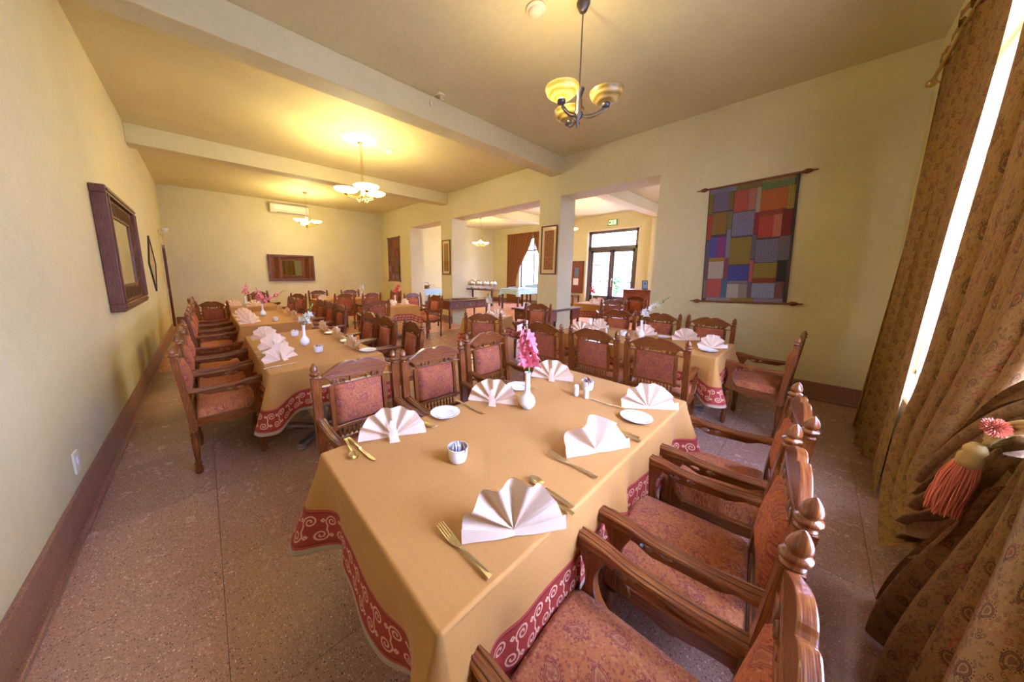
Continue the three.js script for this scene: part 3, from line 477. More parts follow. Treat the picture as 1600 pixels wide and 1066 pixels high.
// ---------------------------------------------------------------- curtains of the front window
{
  const rod = thing('curtain_rod', 'brass curtain rod above the window on the right', 'curtain rod', [2.85, 3.2, ZF - 0.07]);
  part('rod', tube([[-2.35, 0, 0], [2.02, 0, 0]], 0.014, 2, 10), M.brass, rod);
  part('finial', lathe([[0, 0], [0.014, 0.0], [0.03, 0.02], [0.034, 0.045], [0.02, 0.075], [0, 0.08]], 14).rotateZ(-Math.PI / 2).translate(2.02, 0, 0), M.brass, rod);
  for (const x of [-2.3, 0.1, 1.99]) part('bracket', [tube([[x, 0, 0], [x, -0.03, 0.03], [x, -0.03, 0.068]], 0.008, 8, 6), box(0.03, 0.09, 0.01, x, -0.03, 0.064, 0.003)], M.brass, rod);

  // far panel: hangs straight, gathered in deep folds, its foot spread over the floor
  const c1 = thing('curtain', 'brown paisley curtain panel hanging straight in the far corner by the patchwork hanging', 'curtain', [0, 0, 0]);
  const phA = (u, v) => u * 6.5 * 2 * Math.PI + 1.0 * Math.sin(u * 13) + 0.5 * v * Math.sin(u * 20) + Math.PI;
  const foldA = (u, v) => { const k = sstep(0.10, 0.30, u); return (1 - 0.5 * u) * (1 - k) + k * Math.pow(Math.abs(Math.sin(phA(u, v) / 2)), 0.75) * (0.76 + 0.24 * Math.cos(u * 11)); };
  part('drape', sheet(190, 60, (u, v) => {
    const y = 3.235 - v * 3.225, spread = Math.pow(v, 3);
    const inner = 2.93 + 0.10 * v + 0.17 * sstep(0.5, 1, v);
    const x = inner + u * (4.66 - inner + 0.10 * spread);
    const depth = 0.062 + 0.04 * sstep(0, 0.9, v) + 0.03 * spread * u;
    return [x + 0.035 * Math.sin(phA(u, v)) * sstep(0.1, 0.3, u), y, ZF - 0.02 - depth * foldA(u, v) - 0.05 * spread * u + 0.006 * Math.sin(u * 91 + v * 9)];
  }, (u, v) => [u * 2.6, v * 3.2]), M.curtain, c1);
  part('heading', sheet(190, 4, (u, v) => [2.93 + u * 1.73 + 0.02 * Math.sin(u * 53), 3.235 + 0.05 * (1 - v) + 0.012 * Math.sin(u * 107), ZF - 0.05 - 0.05 * foldA(u, 0) - 0.004], (u, v) => [u * 2.6, v * 0.06]), M.curtain, c1);

  // near panel: swept sideways to the tieback and let fall below it
  const c2 = thing('curtain', 'brown paisley curtain panel nearest the camera, gathered by a tasselled tieback', 'curtain', [0, 0, 0]);
  const TX = 1.42, TY = 1.12, TZ = 0.42;
  const pathA = [[2.62, 3.24, 0.50], [2.62, 2.4, 0.495], [2.71, 1.6, 0.488], [2.80, 0.95, 0.48], [3.02, 0.52, 0.475], [2.94, 0.2, 0.46], [2.55, 0.10, 0.435], [2.18, 0.30, 0.41], [1.78, 0.52, 0.395], [1.56, 0.76, 0.395], [1.44, 0.98, 0.40]];
  const pathB = [[1.28, 3.24, 0.49], [1.42, 2.5, 0.49], [1.62, 1.9, 0.49], [1.84, 1.4, 0.485], [2.10, 0.98, 0.48], [2.26, 0.76, 0.455], [2.22, 0.72, 0.43], [2.06, 0.84, 0.41], [1.82, 1.06, 0.405], [1.60, 1.20, 0.405], [1.43, 1.27, 0.41]];
  const cA = new THREE.CatmullRomCurve3(pathA.map((p) => V(...p)), false, 'centripetal'), cB = new THREE.CatmullRomCurve3(pathB.map((p) => V(...p)), false, 'centripetal');
  const upper = (u, v) => {
    const a = cA.getPoint(v), b = cB.getPoint(v), e = Math.pow(u, 0.85), back = sstep(0.5, 0.66, v);
    const ph = u * 6.3 * 2 * Math.PI + Math.PI + 0.9 * Math.sin(u * 8) + 0.8 * v * u, amp = 0.040 + 0.012 * sstep(0, 0.4, v) - 0.026 * back;
    const w = 2 * Math.pow(Math.abs(Math.sin(ph / 2)), 0.75) * (0.8 + 0.2 * Math.cos(u * 17)) - 1.1 + back * 0.7 * Math.sin(u * 62 + 2 * v);
    return [a.x + (b.x - a.x) * e + 0.03 * Math.sin(ph) * (1 - back), a.y + (b.y - a.y) * e + back * 0.024 * Math.cos(ph), Math.min(ZF - 0.012, a.z + (b.z - a.z) * e - amp * w)];
  };
  part('upper_drape', sheet(240, 150, upper, (u, v) => [u * 2.5, v * 3.9]), M.curtain, c2);
  const lower = (u, v) => {
    const e = sstep(0, 1, v), bow = Math.sin(Math.PI * v);
    const bx = 2.12 - 1.3 * u, x = TX + 0.05 * (0.5 - u) + (bx - TX) * Math.pow(v, 0.95), y = TY - 0.03 + 0.16 * (u - 0.4) * (1 - v) - (TY - 0.05) * Math.pow(v, 1.02);
    const ph = u * 4.4 * 2 * Math.PI + 0.8 * Math.sin(u * 7) + 2.6;
    return [x, Math.max(0.012 + 0.006 * Math.sin(u * 40), y), TZ - 0.01 - 0.02 * bow - (0.014 + 0.072 * e) * Math.sin(ph) - 0.07 * e * u + 0.012 * Math.sin(2 * ph) * e];
  };
  part('lower_drape', sheet(240, 70, lower, (u, v) => [u * 2.6, v * 1.25]), M.curtain, c2);
  // tieback cord with tassel
  const tb = thing('tieback', 'yellow cord tieback with a coral tassel holding the near curtain', 'tieback', [0, 0, 0]);
  part('cord', [0, 1, 2].map((k) => tube([[TX + 0.0, TY + 0.04 + k * 0.012, ZF - 0.02], [TX - 0.12, TY + 0.06 + k * 0.012, TZ + 0.02], [TX - 0.05, TY + 0.02 + k * 0.012, TZ - 0.055], [TX + 0.06, TY - 0.06 + k * 0.012, TZ - 0.062], [TX + 0.11, TY - 0.04 + k * 0.012, TZ + 0.02], [TX + 0.03, TY + 0.02 + k * 0.014, ZF - 0.02]], 0.007, 50, 7)), M.rope, tb);
  part('hook', [tube([[TX + 0.02, TY + 0.03, ZF], [TX + 0.02, TY + 0.03, ZF - 0.06], [TX + 0.02, TY + 0.06, ZF - 0.07]], 0.006, 10, 6)], M.brass, tb);
  const kx = TX + 0.045, ky = TY - 0.085, kz = TZ - 0.082;
  const tas = part('tassel', lathe([[0, 0.035], [0.013, 0.03], [0.020, 0.012], [0.016, -0.006], [0.022, -0.018], [0.021, -0.045], [0, -0.045]], 18).rotateZ(0.5).translate(kx, ky, kz), M.rope, tb);
  const fr = []; for (let i = 0; i < 220; i++) { const a = i * 2.399, r = 0.026 * Math.sqrt((i + 0.5) / 220), j = () => rr(-0.004, 0.004); fr.push(tube([[kx + 0.02 + r * Math.cos(a) * 0.8, ky - 0.036, kz + r * Math.sin(a) * 0.8], [kx + 0.055 + r * Math.cos(a) * 1.15 + j(), ky - 0.10, kz + r * Math.sin(a) * 1.1 + j()], [kx + 0.09 + r * Math.cos(a) * 1.3 + j(), ky - 0.165, kz + r * Math.sin(a) * 1.2 + j()], [kx + 0.12 + r * Math.cos(a) * 1.4 + j() * 1.5, ky - 0.235 + rr(-0.014, 0.014), kz + r * Math.sin(a) * 1.25 + j()]], 0.0016, 7, 4)); }
  const f = part('fringe', fr, M.tassel, tas); f.userData.kind = 'stuff'; f.userData.label = 'coral thread fringe';
  const pf = []; for (let i = 0; i < 300; i++) { const a = i * 2.399, ct = 1 - 2 * (i + 0.5) / 300, st = Math.sqrt(1 - ct * ct), c = [TX - 0.05, TY + 0.02, TZ - 0.085], r = rr(0.018, 0.024); pf.push(tube([c, [c[0] + r * st * Math.cos(a), c[1] + r * ct, c[2] + r * st * Math.sin(a)]], 0.0016, 1, 4)); }
  part('pompom', pf, M.tassel, tb).userData.label = 'coral thread pompom';
}
// curtains of the far room's window
{
  const t = thing('curtain', 'brown curtains parted over the window of the next room', 'curtain', [0, 0, 0]);
  const pan = (zOut, zIn, zTie) => sheet(70, 30, (u, v) => {
    const y = 3.42 - v * 3.36, g = v < 0.72 ? sstep(0, 0.72, v) : 1 - 0.35 * sstep(0.72, 1, v), zi = zIn + (zTie - zIn) * g;
    return [XF - 0.07 - 0.05 * Math.sin(u * 9 * 6.283) * (1 - 0.5 * g), y, zOut + (zi - zOut) * u];
  }, (u, v) => [u * 1.6, v * 3.3]);
  const far = M.curtain.clone(); far.color = rgb(0.75, 0.5, 0.4); part('left_panel', pan(-10.95, -9.32, -10.35), far, t); part('right_panel', pan(-7.9, -9.3, -8.45), far, t);
  part('curtain_rod', tube([[XF - 0.07, 3.42, -11.1], [XF - 0.07, 3.42, -7.75]], 0.015, 2, 8), M.brass, t);
}
// ---------------------------------------------------------------- carved armchair; it faces +z, origin on the floor between the rear feet
const rake = (g) => { const P = g.attributes.position; for (let i = 0; i < P.count; i++) { const y = P.getY(i); if (y > 0.44) P.setZ(i, P.getZ(i) - (y - 0.44) * 0.104); } if (g.index) g.computeVertexNormals(); return g; };
const CG = {};
{
  const mirrorPts = (half) => [...half, ...half.slice().reverse().map(([x, y]) => [-x, y])];
  CG.postUp = rake(boxUV(new THREE.BoxGeometry(0.046, 0.55, 0.042, 1, 8, 1).translate(0, 0.61, 0), 'y'));
  CG.post = join([CG.postUp, boxUV(lathe([[0, 0.0], [0.02, 0.0], [0.024, 0.012], [0.024, 0.05], [0.018, 0.062], [0.025, 0.075], [0.016, 0.09], [0.021, 0.2], [0.023, 0.27], [0.017, 0.292], [0.025, 0.305], [0.018, 0.32], [0.024, 0.337], [0, 0.337]], 14), 'y')]);
  CG.finial = rake(boxUV(lathe([[0.0, 0.884], [0.024, 0.884], [0.021, 0.889], [0.0165, 0.893], [0.021, 0.897], [0.0265, 0.903], [0.0282, 0.909], [0.0265, 0.915], [0.0185, 0.919], [0.0175, 0.922], [0.0215, 0.927], [0.0228, 0.933], [0.0215, 0.942], [0.017, 0.953], [0.0105, 0.964], [0.004, 0.972], [0.0, 0.974]], 22), 'y'));
  CG.frontLeg = boxUV(lathe([[0, 0.0], [0.017, 0], [0.022, 0.015], [0.024, 0.05], [0.016, 0.068], [0.026, 0.085], [0.016, 0.1], [0.021, 0.17], [0.026, 0.255], [0.027, 0.29], [0.017, 0.308], [0.028, 0.322], [0.02, 0.336], [0.027, 0.36], [0, 0.36]], 16), 'y');
  // seat rails with a scalloped lower edge
  const scallop = (w) => { const p = [[-w, 0.415]]; const n = 28; for (let i = 0; i <= n; i++) { const t = -1 + 2 * i / n, c = Math.abs(t); p.push([w * t, 0.362 - 0.014 * Math.cos(t * Math.PI) * (c < 0.5 ? 1 : 0.4) - (c < 0.1 ? 0.008 : 0) + (c > 0.85 ? -0.012 : 0)]); } p.push([w, 0.415]); return shapeOf(p); };
  CG.seatFrame = join([boxUV(extr(scallop(0.232), 0.028, 0.003).translate(0, 0, 0.396), 'x'), ...[-1, 1].map((s) => boxUV(extr(scallop(0.2), 0.028, 0.003).rotateY(Math.PI / 2).translate(s * 0.236 - 0.014, 0, 0.21), 'z')), box(0.45, 0.055, 0.028, 0, 0.388, 0.0, 0.003), ...[-1, 1].map((s) => box(0.05, 0.06, 0.05, s * 0.225, 0.386, 0.398, 0.004))]);
  CG.seat = sheet(22, 22, (u, v) => {
    const a = (u - 0.5) * 2, b = (v - 0.5) * 2, e = (1 - Math.pow(Math.abs(a), 6)) * (1 - Math.pow(Math.abs(b), 6)), ed = Math.min(1, e * 3.2);
    return [a * (0.222 + 0.012 * Math.sqrt(ed)), 0.412 + 0.052 * Math.sqrt(ed) + 0.048 * (1 - a * a) * (1 - b * b * 0.8), 0.226 + b * (0.205 + 0.012 * Math.sqrt(ed))];
  }, (u, v) => [u * 0.47, v * 0.45]);
  // crest rail: double hump, pierced
  const half = []; for (let i = 0; i <= 24; i++) { const x = 0.22 * i / 24, q = x / 0.22; const y = q > 0.92 ? 0.886 : 0.894 + 0.063 * Math.pow(Math.cos(Math.min(1, Math.max(0, (q - 0.2) / 0.74)) * Math.PI / 2), 1.15) - 0.013 * Math.exp(-Math.pow(x / 0.016, 2)); half.push([x, y]); }
  const crest = shapeOf([[-0.22, 0.817], [0.22, 0.817], ...half.slice().reverse(), ...half.slice(1).map(([x, y]) => [-x, y])]);
  const H = [[[0.212, 0.828], [0.212, 0.868], [0.192, 0.874], [0.176, 0.858], [0.162, 0.838], [0.164, 0.828]], circPts(0.116, 0.843, 0.008, 10, 1.6), [[0.054, 0.828], [0.082, 0.828], [0.084, 0.862], [0.068, 0.85], [0.052, 0.862]]];
  for (const h of H) { crest.holes.push(holeOf(h)); crest.holes.push(holeOf(h.map(([x, y]) => [-x, y]).reverse())); }
  crest.holes.push(holeOf([[-0.046, 0.829], [0.046, 0.829], [0.046, 0.845], [0.016, 0.84], [0, 0.85], [-0.016, 0.84], [-0.046, 0.845]]));
  CG.crest = rake(boxUV(extr(crest, 0.026, 0.003).translate(0, 0, -0.014), 'x'));
  CG.rosette = rake(join([new THREE.TorusGeometry(0.0125, 0.0045, 6, 16).translate(0, 0.843, 0.013), new THREE.SphereGeometry(0.006, 8, 6).scale(1, 1, 0.7).translate(0, 0.843, 0.013)]));
  CG.groove = rake(join([0.872, 0.882].map((y) => box(0.38, 0.004, 0.005, 0, y, 0.0115, 0.001, 'x'))));
  CG.stile = rake(boxUV(new RoundedBoxGeometry(0.026, 0.29, 0.026, 1, 0.004).translate(0, 0.685, -0.001), 'y'));
  CG.padRail = rake(box(0.42, 0.022, 0.026, 0, 0.56, -0.001, 0.004)); CG.spindleRail = rake(box(0.42, 0.034, 0.028, 0, 0.476, -0.001, 0.004));
  CG.spindle = rake(boxUV(lathe([[0.004, 0.49], [0.009, 0.5], [0.005, 0.508], [0.0105, 0.522], [0.005, 0.536], [0.009, 0.544], [0.004, 0.552]], 8), 'y'));
  CG.pad = rake(sheet(16, 18, (u, v) => { const a = (u - 0.5) * 2, b = (v - 0.5) * 2, e = (1 - Math.pow(Math.abs(a), 8)) * (1 - Math.pow(Math.abs(b), 8)); return [a * 0.150, 0.698 + b * 0.127, -0.008 + 0.03 * Math.sqrt(Math.min(1, e * 3)) + 0.03 * (1 - a * a) * (1 - b * b)]; }, (u, v) => [u * 0.3, v * 0.27]));
  CG.backPanel = rake(sheet(8, 10, (u, v) => { const a = (u - 0.5) * 2, b = (v - 0.5) * 2; return [-a * 0.150, 0.698 + b * 0.127, -0.012 - 0.010 * (1 - a * a) * (1 - b * b)]; }, (u, v) => [u * 0.3 + 0.1, v * 0.27 + 0.1]));
  // arm: moulded rail with a rounded scroll tip and a pierced, waved apron below it
  const armTop = []; for (let i = 0; i <= 14; i++) { const z = -0.005 + 0.445 * i / 14; armTop.push([z, 0.647 - 0.012 * Math.sin(Math.PI * Math.min(1, i / 11)) + 0.014 * sstep(8, 14, i)]); }
  const arm = [[-0.005, 0.615], [0.36, 0.622], [0.41, 0.616], ...[...Array(9)].map((_, i) => { const a = -1.9 + i / 8 * 3.1; return [0.445 + 0.024 * Math.cos(a), 0.637 + 0.024 * Math.sin(a)]; }), ...armTop.slice(0, -1).reverse()];
  CG.arm = extr(shapeOf(arm), 0.05, 0.008).rotateY(-Math.PI / 2).translate(0.025, 0, 0);
  { const P = CG.arm.attributes.position; for (let i = 0; i < P.count; i++) { const z = P.getZ(i); if (z > 0.425) P.setX(i, P.getX(i) * Math.sqrt(Math.max(0.08, 1 - Math.pow((z - 0.425) / 0.0455, 2)))); } CG.arm = boxUV(CG.arm, 'z'); }
  CG.armBead = join([-1, 1].map((s) => tube(armTop.filter((_, i) => i % 2 === 0).map(([z, y]) => [s * 0.011, y + 0.0005, z]), 0.0035, 18, 5)));
  const lo = []; for (let i = 0; i <= 40; i++) { const z = 0.03 + 0.31 * i / 40; lo.push([z, 0.598 + 0.012 * Math.sin(z * 42) - 0.018 * Math.exp(-Math.pow((z - 0.165) / 0.018, 2)) - 0.010 * sstep(0.2, 0.3, z)]); }
  const fret = shapeOf([...lo, [0.345, 0.622], [0.03, 0.622]]);
  fret.holes.push(holeOf(circPts(0.232, 0.605, 0.017, 12, 0.5)), holeOf(circPts(0.292, 0.602, 0.02, 12, 0.5)));
  CG.armFret = boxUV(extr(fret, 0.02, 0.002).rotateY(-Math.PI / 2).translate(0.01, 0, 0), 'z');
  const sup = [[0.335, 0.622], [0.34, 0.6], [0.362, 0.55], [0.366, 0.5], [0.352, 0.45], [0.325, 0.415], [0.322, 0.39], [0.345, 0.378], [0.395, 0.38], [0.412, 0.4], [0.408, 0.44], [0.398, 0.5], [0.402, 0.55], [0.42, 0.595], [0.43, 0.622]];
  CG.armSupport = boxUV(extr(new THREE.Shape(new THREE.SplineCurve(sup.map((p) => new THREE.Vector2(...p))).getPoints(44)), 0.04, 0.006).rotateY(-Math.PI / 2).translate(0.02, 0, 0), 'y');
}
function makeChair() {
  const t = new THREE.Group(); t.name = 'armchair';
  for (const s of [-1, 1]) {
    const p = part('back_post', CG.post, M.wood, t); p.position.x = s * 0.243; part('finial', CG.finial, M.wood, p);
    part('front_leg', CG.frontLeg, M.wood, t).position.set(s * 0.222, 0, 0.4);
  }
  part('seat_frame', CG.seatFrame, M.wood, t); part('seat_cushion', CG.seat, M.upholstery, t);
  const cr = part('crest_rail', CG.crest, M.wood, t); for (const x of [-0.143, -0.098, 0.098, 0.143]) part('rosette', CG.rosette, M.wood, cr).position.x = x; part('groove_bead', CG.groove, M.wood, cr);
  for (const s of [-1, 1]) part('stile', CG.stile, M.wood, t).position.x = s * 0.163;
  part('pad_rail', CG.padRail, M.wood, t); part('lower_rail', CG.spindleRail, M.wood, t);
  for (let k = -5; k <= 5; k++) part('spindle', CG.spindle, M.wood, t).position.x = k * 0.0275;
  part('back_cushion', CG.pad, M.padCloth, t); part('back_panel', CG.backPanel, M.backCloth, t);
  for (const s of [-1, 1]) { const a = part('armrest', CG.arm, M.wood, t); a.position.x = s * 0.238; part('arm_bead', CG.armBead, M.wood, a); part('arm_fretwork', CG.armFret, M.wood, a); part('arm_support', CG.armSupport, M.wood, t).position.x = s * 0.238; }
  return t;
}
const chairProto = makeChair();
const PI = Math.PI;
const CHAIRS = [
  // x, z, facing, label, group
  [0.625, 0.0, PI + 0.05, 'carved armchair at the near side of the front table, nearest the camera', 'armchairs on the near side of the front table'],
  [1.265, -0.02, PI + 0.10, 'middle one of three carved armchairs on the near side of the front table', 'armchairs on the near side of the front table'],
  [1.885, -0.03, PI + 0.12, 'farthest of three carved armchairs on the near side of the front table', 'armchairs on the near side of the front table'],
  [0.665, -1.885, 0.0, 'leftmost carved armchair facing the camera across the front table', 'armchairs on the far side of the front table'],
  [1.205, -1.835, -0.04, 'carved armchair facing the camera across the front table, the middle one of three', 'armchairs on the far side of the front table'],
  [1.88, -1.985, 0.02, 'carved armchair facing the camera across the front table, left of the pink flower', 'armchairs on the far side of the front table'],
  [2.90, -0.90, PI / 2 + 0.02, 'carved armchair with its back to the front table, nearest the camera of three', 'armchairs with their backs to the front table'],
  [2.87, -1.48, PI / 2 + 0.04, 'carved armchair with its back to the front table, the middle one of three', 'armchairs with their backs to the front table'],
  [2.80, -2.06, PI / 2 + 0.08, 'leftmost of three carved armchairs with backs to the front table, by the pink flower', 'armchairs with their backs to the front table'],
  [3.98, -0.09, PI - 0.05, 'carved armchair alone at the end of the right table, seen from its side', 'armchairs around the right table'],
  [4.70, -0.88, -PI / 2, 'carved armchair against the right wall under the patchwork hanging', 'armchairs on the wall side of the right table'],
  [4.66, -1.46, -PI / 2, 'carved armchair on the wall side of the right table, behind the white flower stem', 'armchairs on the wall side of the right table'],
  [4.60, -2.03, -PI / 2 + 0.15, 'carved armchair on the wall side of the right table, in front of the reception desk', 'armchairs on the wall side of the right table'],
  [-0.158, -3.243, PI / 2, 'carved armchair at the left table by the left wall, nearest the camera', 'armchairs on the left side of the left table'],
  [-0.158, -3.83, PI / 2, 'carved armchair at the left table by the left wall, second from the camera', 'armchairs on the left side of the left table'],
  [-0.158, -4.40, PI / 2, 'carved armchair at the left table by the left wall, third from the camera', 'armchairs on the left side of the left table'],
  [1.63, -3.04, -PI / 2 - 0.12, 'carved armchair on the right side of the left table, nearest the camera', 'armchairs on the right side of the left table'],
  [1.58, -3.60, -PI / 2 - 0.03, 'carved armchair on the right side of the left table, second from the camera', 'armchairs on the right side of the left table'],
  [1.58, -4.14, -PI / 2, 'carved armchair on the right side of the left table, third from the camera', 'armchairs on the right side of the left table'],
  [-0.15, -5.71, PI / 2, 'carved armchair at the second left table by the left wall, nearest the camera', 'armchairs on the left side of the second left table'],
  [-0.15, -6.31, PI / 2, 'carved armchair at the second left table by the left wall, the middle one', 'armchairs on the left side of the second left table'],
  [-0.15, -6.90, PI / 2, 'carved armchair at the second left table by the left wall, farthest from the camera', 'armchairs on the left side of the second left table'],
  [1.61, -5.42, -PI / 2, 'carved armchair on the right side of the second left table, nearest the camera', 'armchairs on the right side of the second left table'],
  [1.62, -6.02, -PI / 2, 'carved armchair on the right side of the second left table, the middle one', 'armchairs on the right side of the second left table'],
  [1.61, -6.60, -PI / 2, 'carved armchair on the right side of the second left table, farthest from the camera', 'armchairs on the right side of the second left table'],
  [0.10, -7.42, PI - 0.55, 'carved armchair with its back to the camera at the corner of the farthest left table', 'armchairs around the farthest left table'],
  [-0.17, -8.55, PI / 2 - 0.1, 'carved armchair between the left wall and the farthest left table', 'armchairs around the farthest left table'],
  [1.08, -10.30, 0.45, 'carved armchair at the head of the farthest left table, facing the camera', 'armchairs around the farthest left table'],
  [1.66, -8.75, -PI / 2 + 0.5, 'carved armchair behind the pink flowers on the right of the farthest left table', 'armchairs around the farthest left table'],
  [1.30, -7.52, -PI / 2 + 0.1, 'carved armchair turned sideways right of the pink flowers below the wall mirror', 'armchairs around the farthest left table'],
  [2.44, -9.9, 0.05, 'carved armchair facing the camera behind the back left table', 'armchairs around the back tables'],
  [2.60, -8.2, PI + 0.1, 'carved armchair with its back to the camera before the back left table', 'armchairs around the back tables'],
  [3.28, -9.74, -0.2, 'carved armchair facing the camera behind the white flower on the back right table', 'armchairs around the back tables'],
  [3.25, -8.08, PI + 0.05, 'carved armchair before the back right table under the small patchwork hanging', 'armchairs around the back tables'],
  [4.2, -8.66, -PI / 2 + 0.15, 'carved armchair seen edge on below the small patchwork hanging', 'armchairs around the back tables'],
  [2.50, -5.98, PI - 0.05, 'carved armchair with its back to the camera before the red flower table', 'armchairs around the red flower table'],
  [4.06, -7.26, 0.05, 'carved armchair facing the camera behind the table with the red flower', 'armchairs around the red flower table'],
  [4.02, -6.22, -PI / 2 + 0.1, 'carved armchair facing left between the red flower table and the dark console table', 'armchairs around the red flower table'],
  [2.80, -3.09, PI - 0.95, 'carved armchair with its back to the camera at the small middle table', 'armchairs around the small middle table'],
  [4.40, -3.42, -PI / 2 + 0.25, 'carved armchair before the pillar, facing left towards the small middle table', 'armchairs around the small middle table'],
  [6.48, -2.98, PI - 0.9, 'carved armchair with its back to the camera at the small table in the next room', 'armchairs in the next room'],
  [7.80, -3.02, -PI / 2 + 0.1, 'carved armchair facing left before the reception desk in the next room', 'armchairs in the next room'],
];
CHAIRS.forEach(([x, z, a, label, group], i) => {
  if (!i) { chairProto.name = numbered('armchair'); scene.add(chairProto); chairProto.position.set(x, 0, z); chairProto.rotation.y = a; tag(chairProto, label, 'armchair', group); } else copyOf(chairProto, [x, 0, z], a, label, group);
});
// ---------------------------------------------------------------- tables and their cloths
const TOP = 0.76;
const tableGeo = {};
function makeTable(name, label, group, pos, turn, w = 0.85, d = 0.85) {
  const t = thing(name, label, 'table', pos, turn, group), k = w + '_' + d;
  tableGeo[k] ??= { top: box(w, 0.03, d, 0, TOP - 0.027, 0, 0.006), col: boxUV(lathe([[0, 0.05], [0.045, 0.05], [0.03, 0.09], [0.027, 0.66], [0.06, 0.7], [0.16, 0.715], [0.16, 0.718], [0, 0.718]], 16), 'y'), foot: [0, 1, 2, 3].map((i) => { const g = join([box(0.06, 0.035, 0.34, 0, 0.04, 0.185, 0.008), lathe([[0, 0], [0.03, 0], [0.03, 0.02], [0, 0.024]], 12).translate(0, 0, 0.33)]); g.rotateY(PI / 4 + i * PI / 2); return g; }) };
  const G = tableGeo[k];
  part('table_top', G.top, M.woodDark, t); part('column', G.col, M.steel, t); G.foot.forEach((g) => part('foot', g, M.steel, t));
  return t;
}
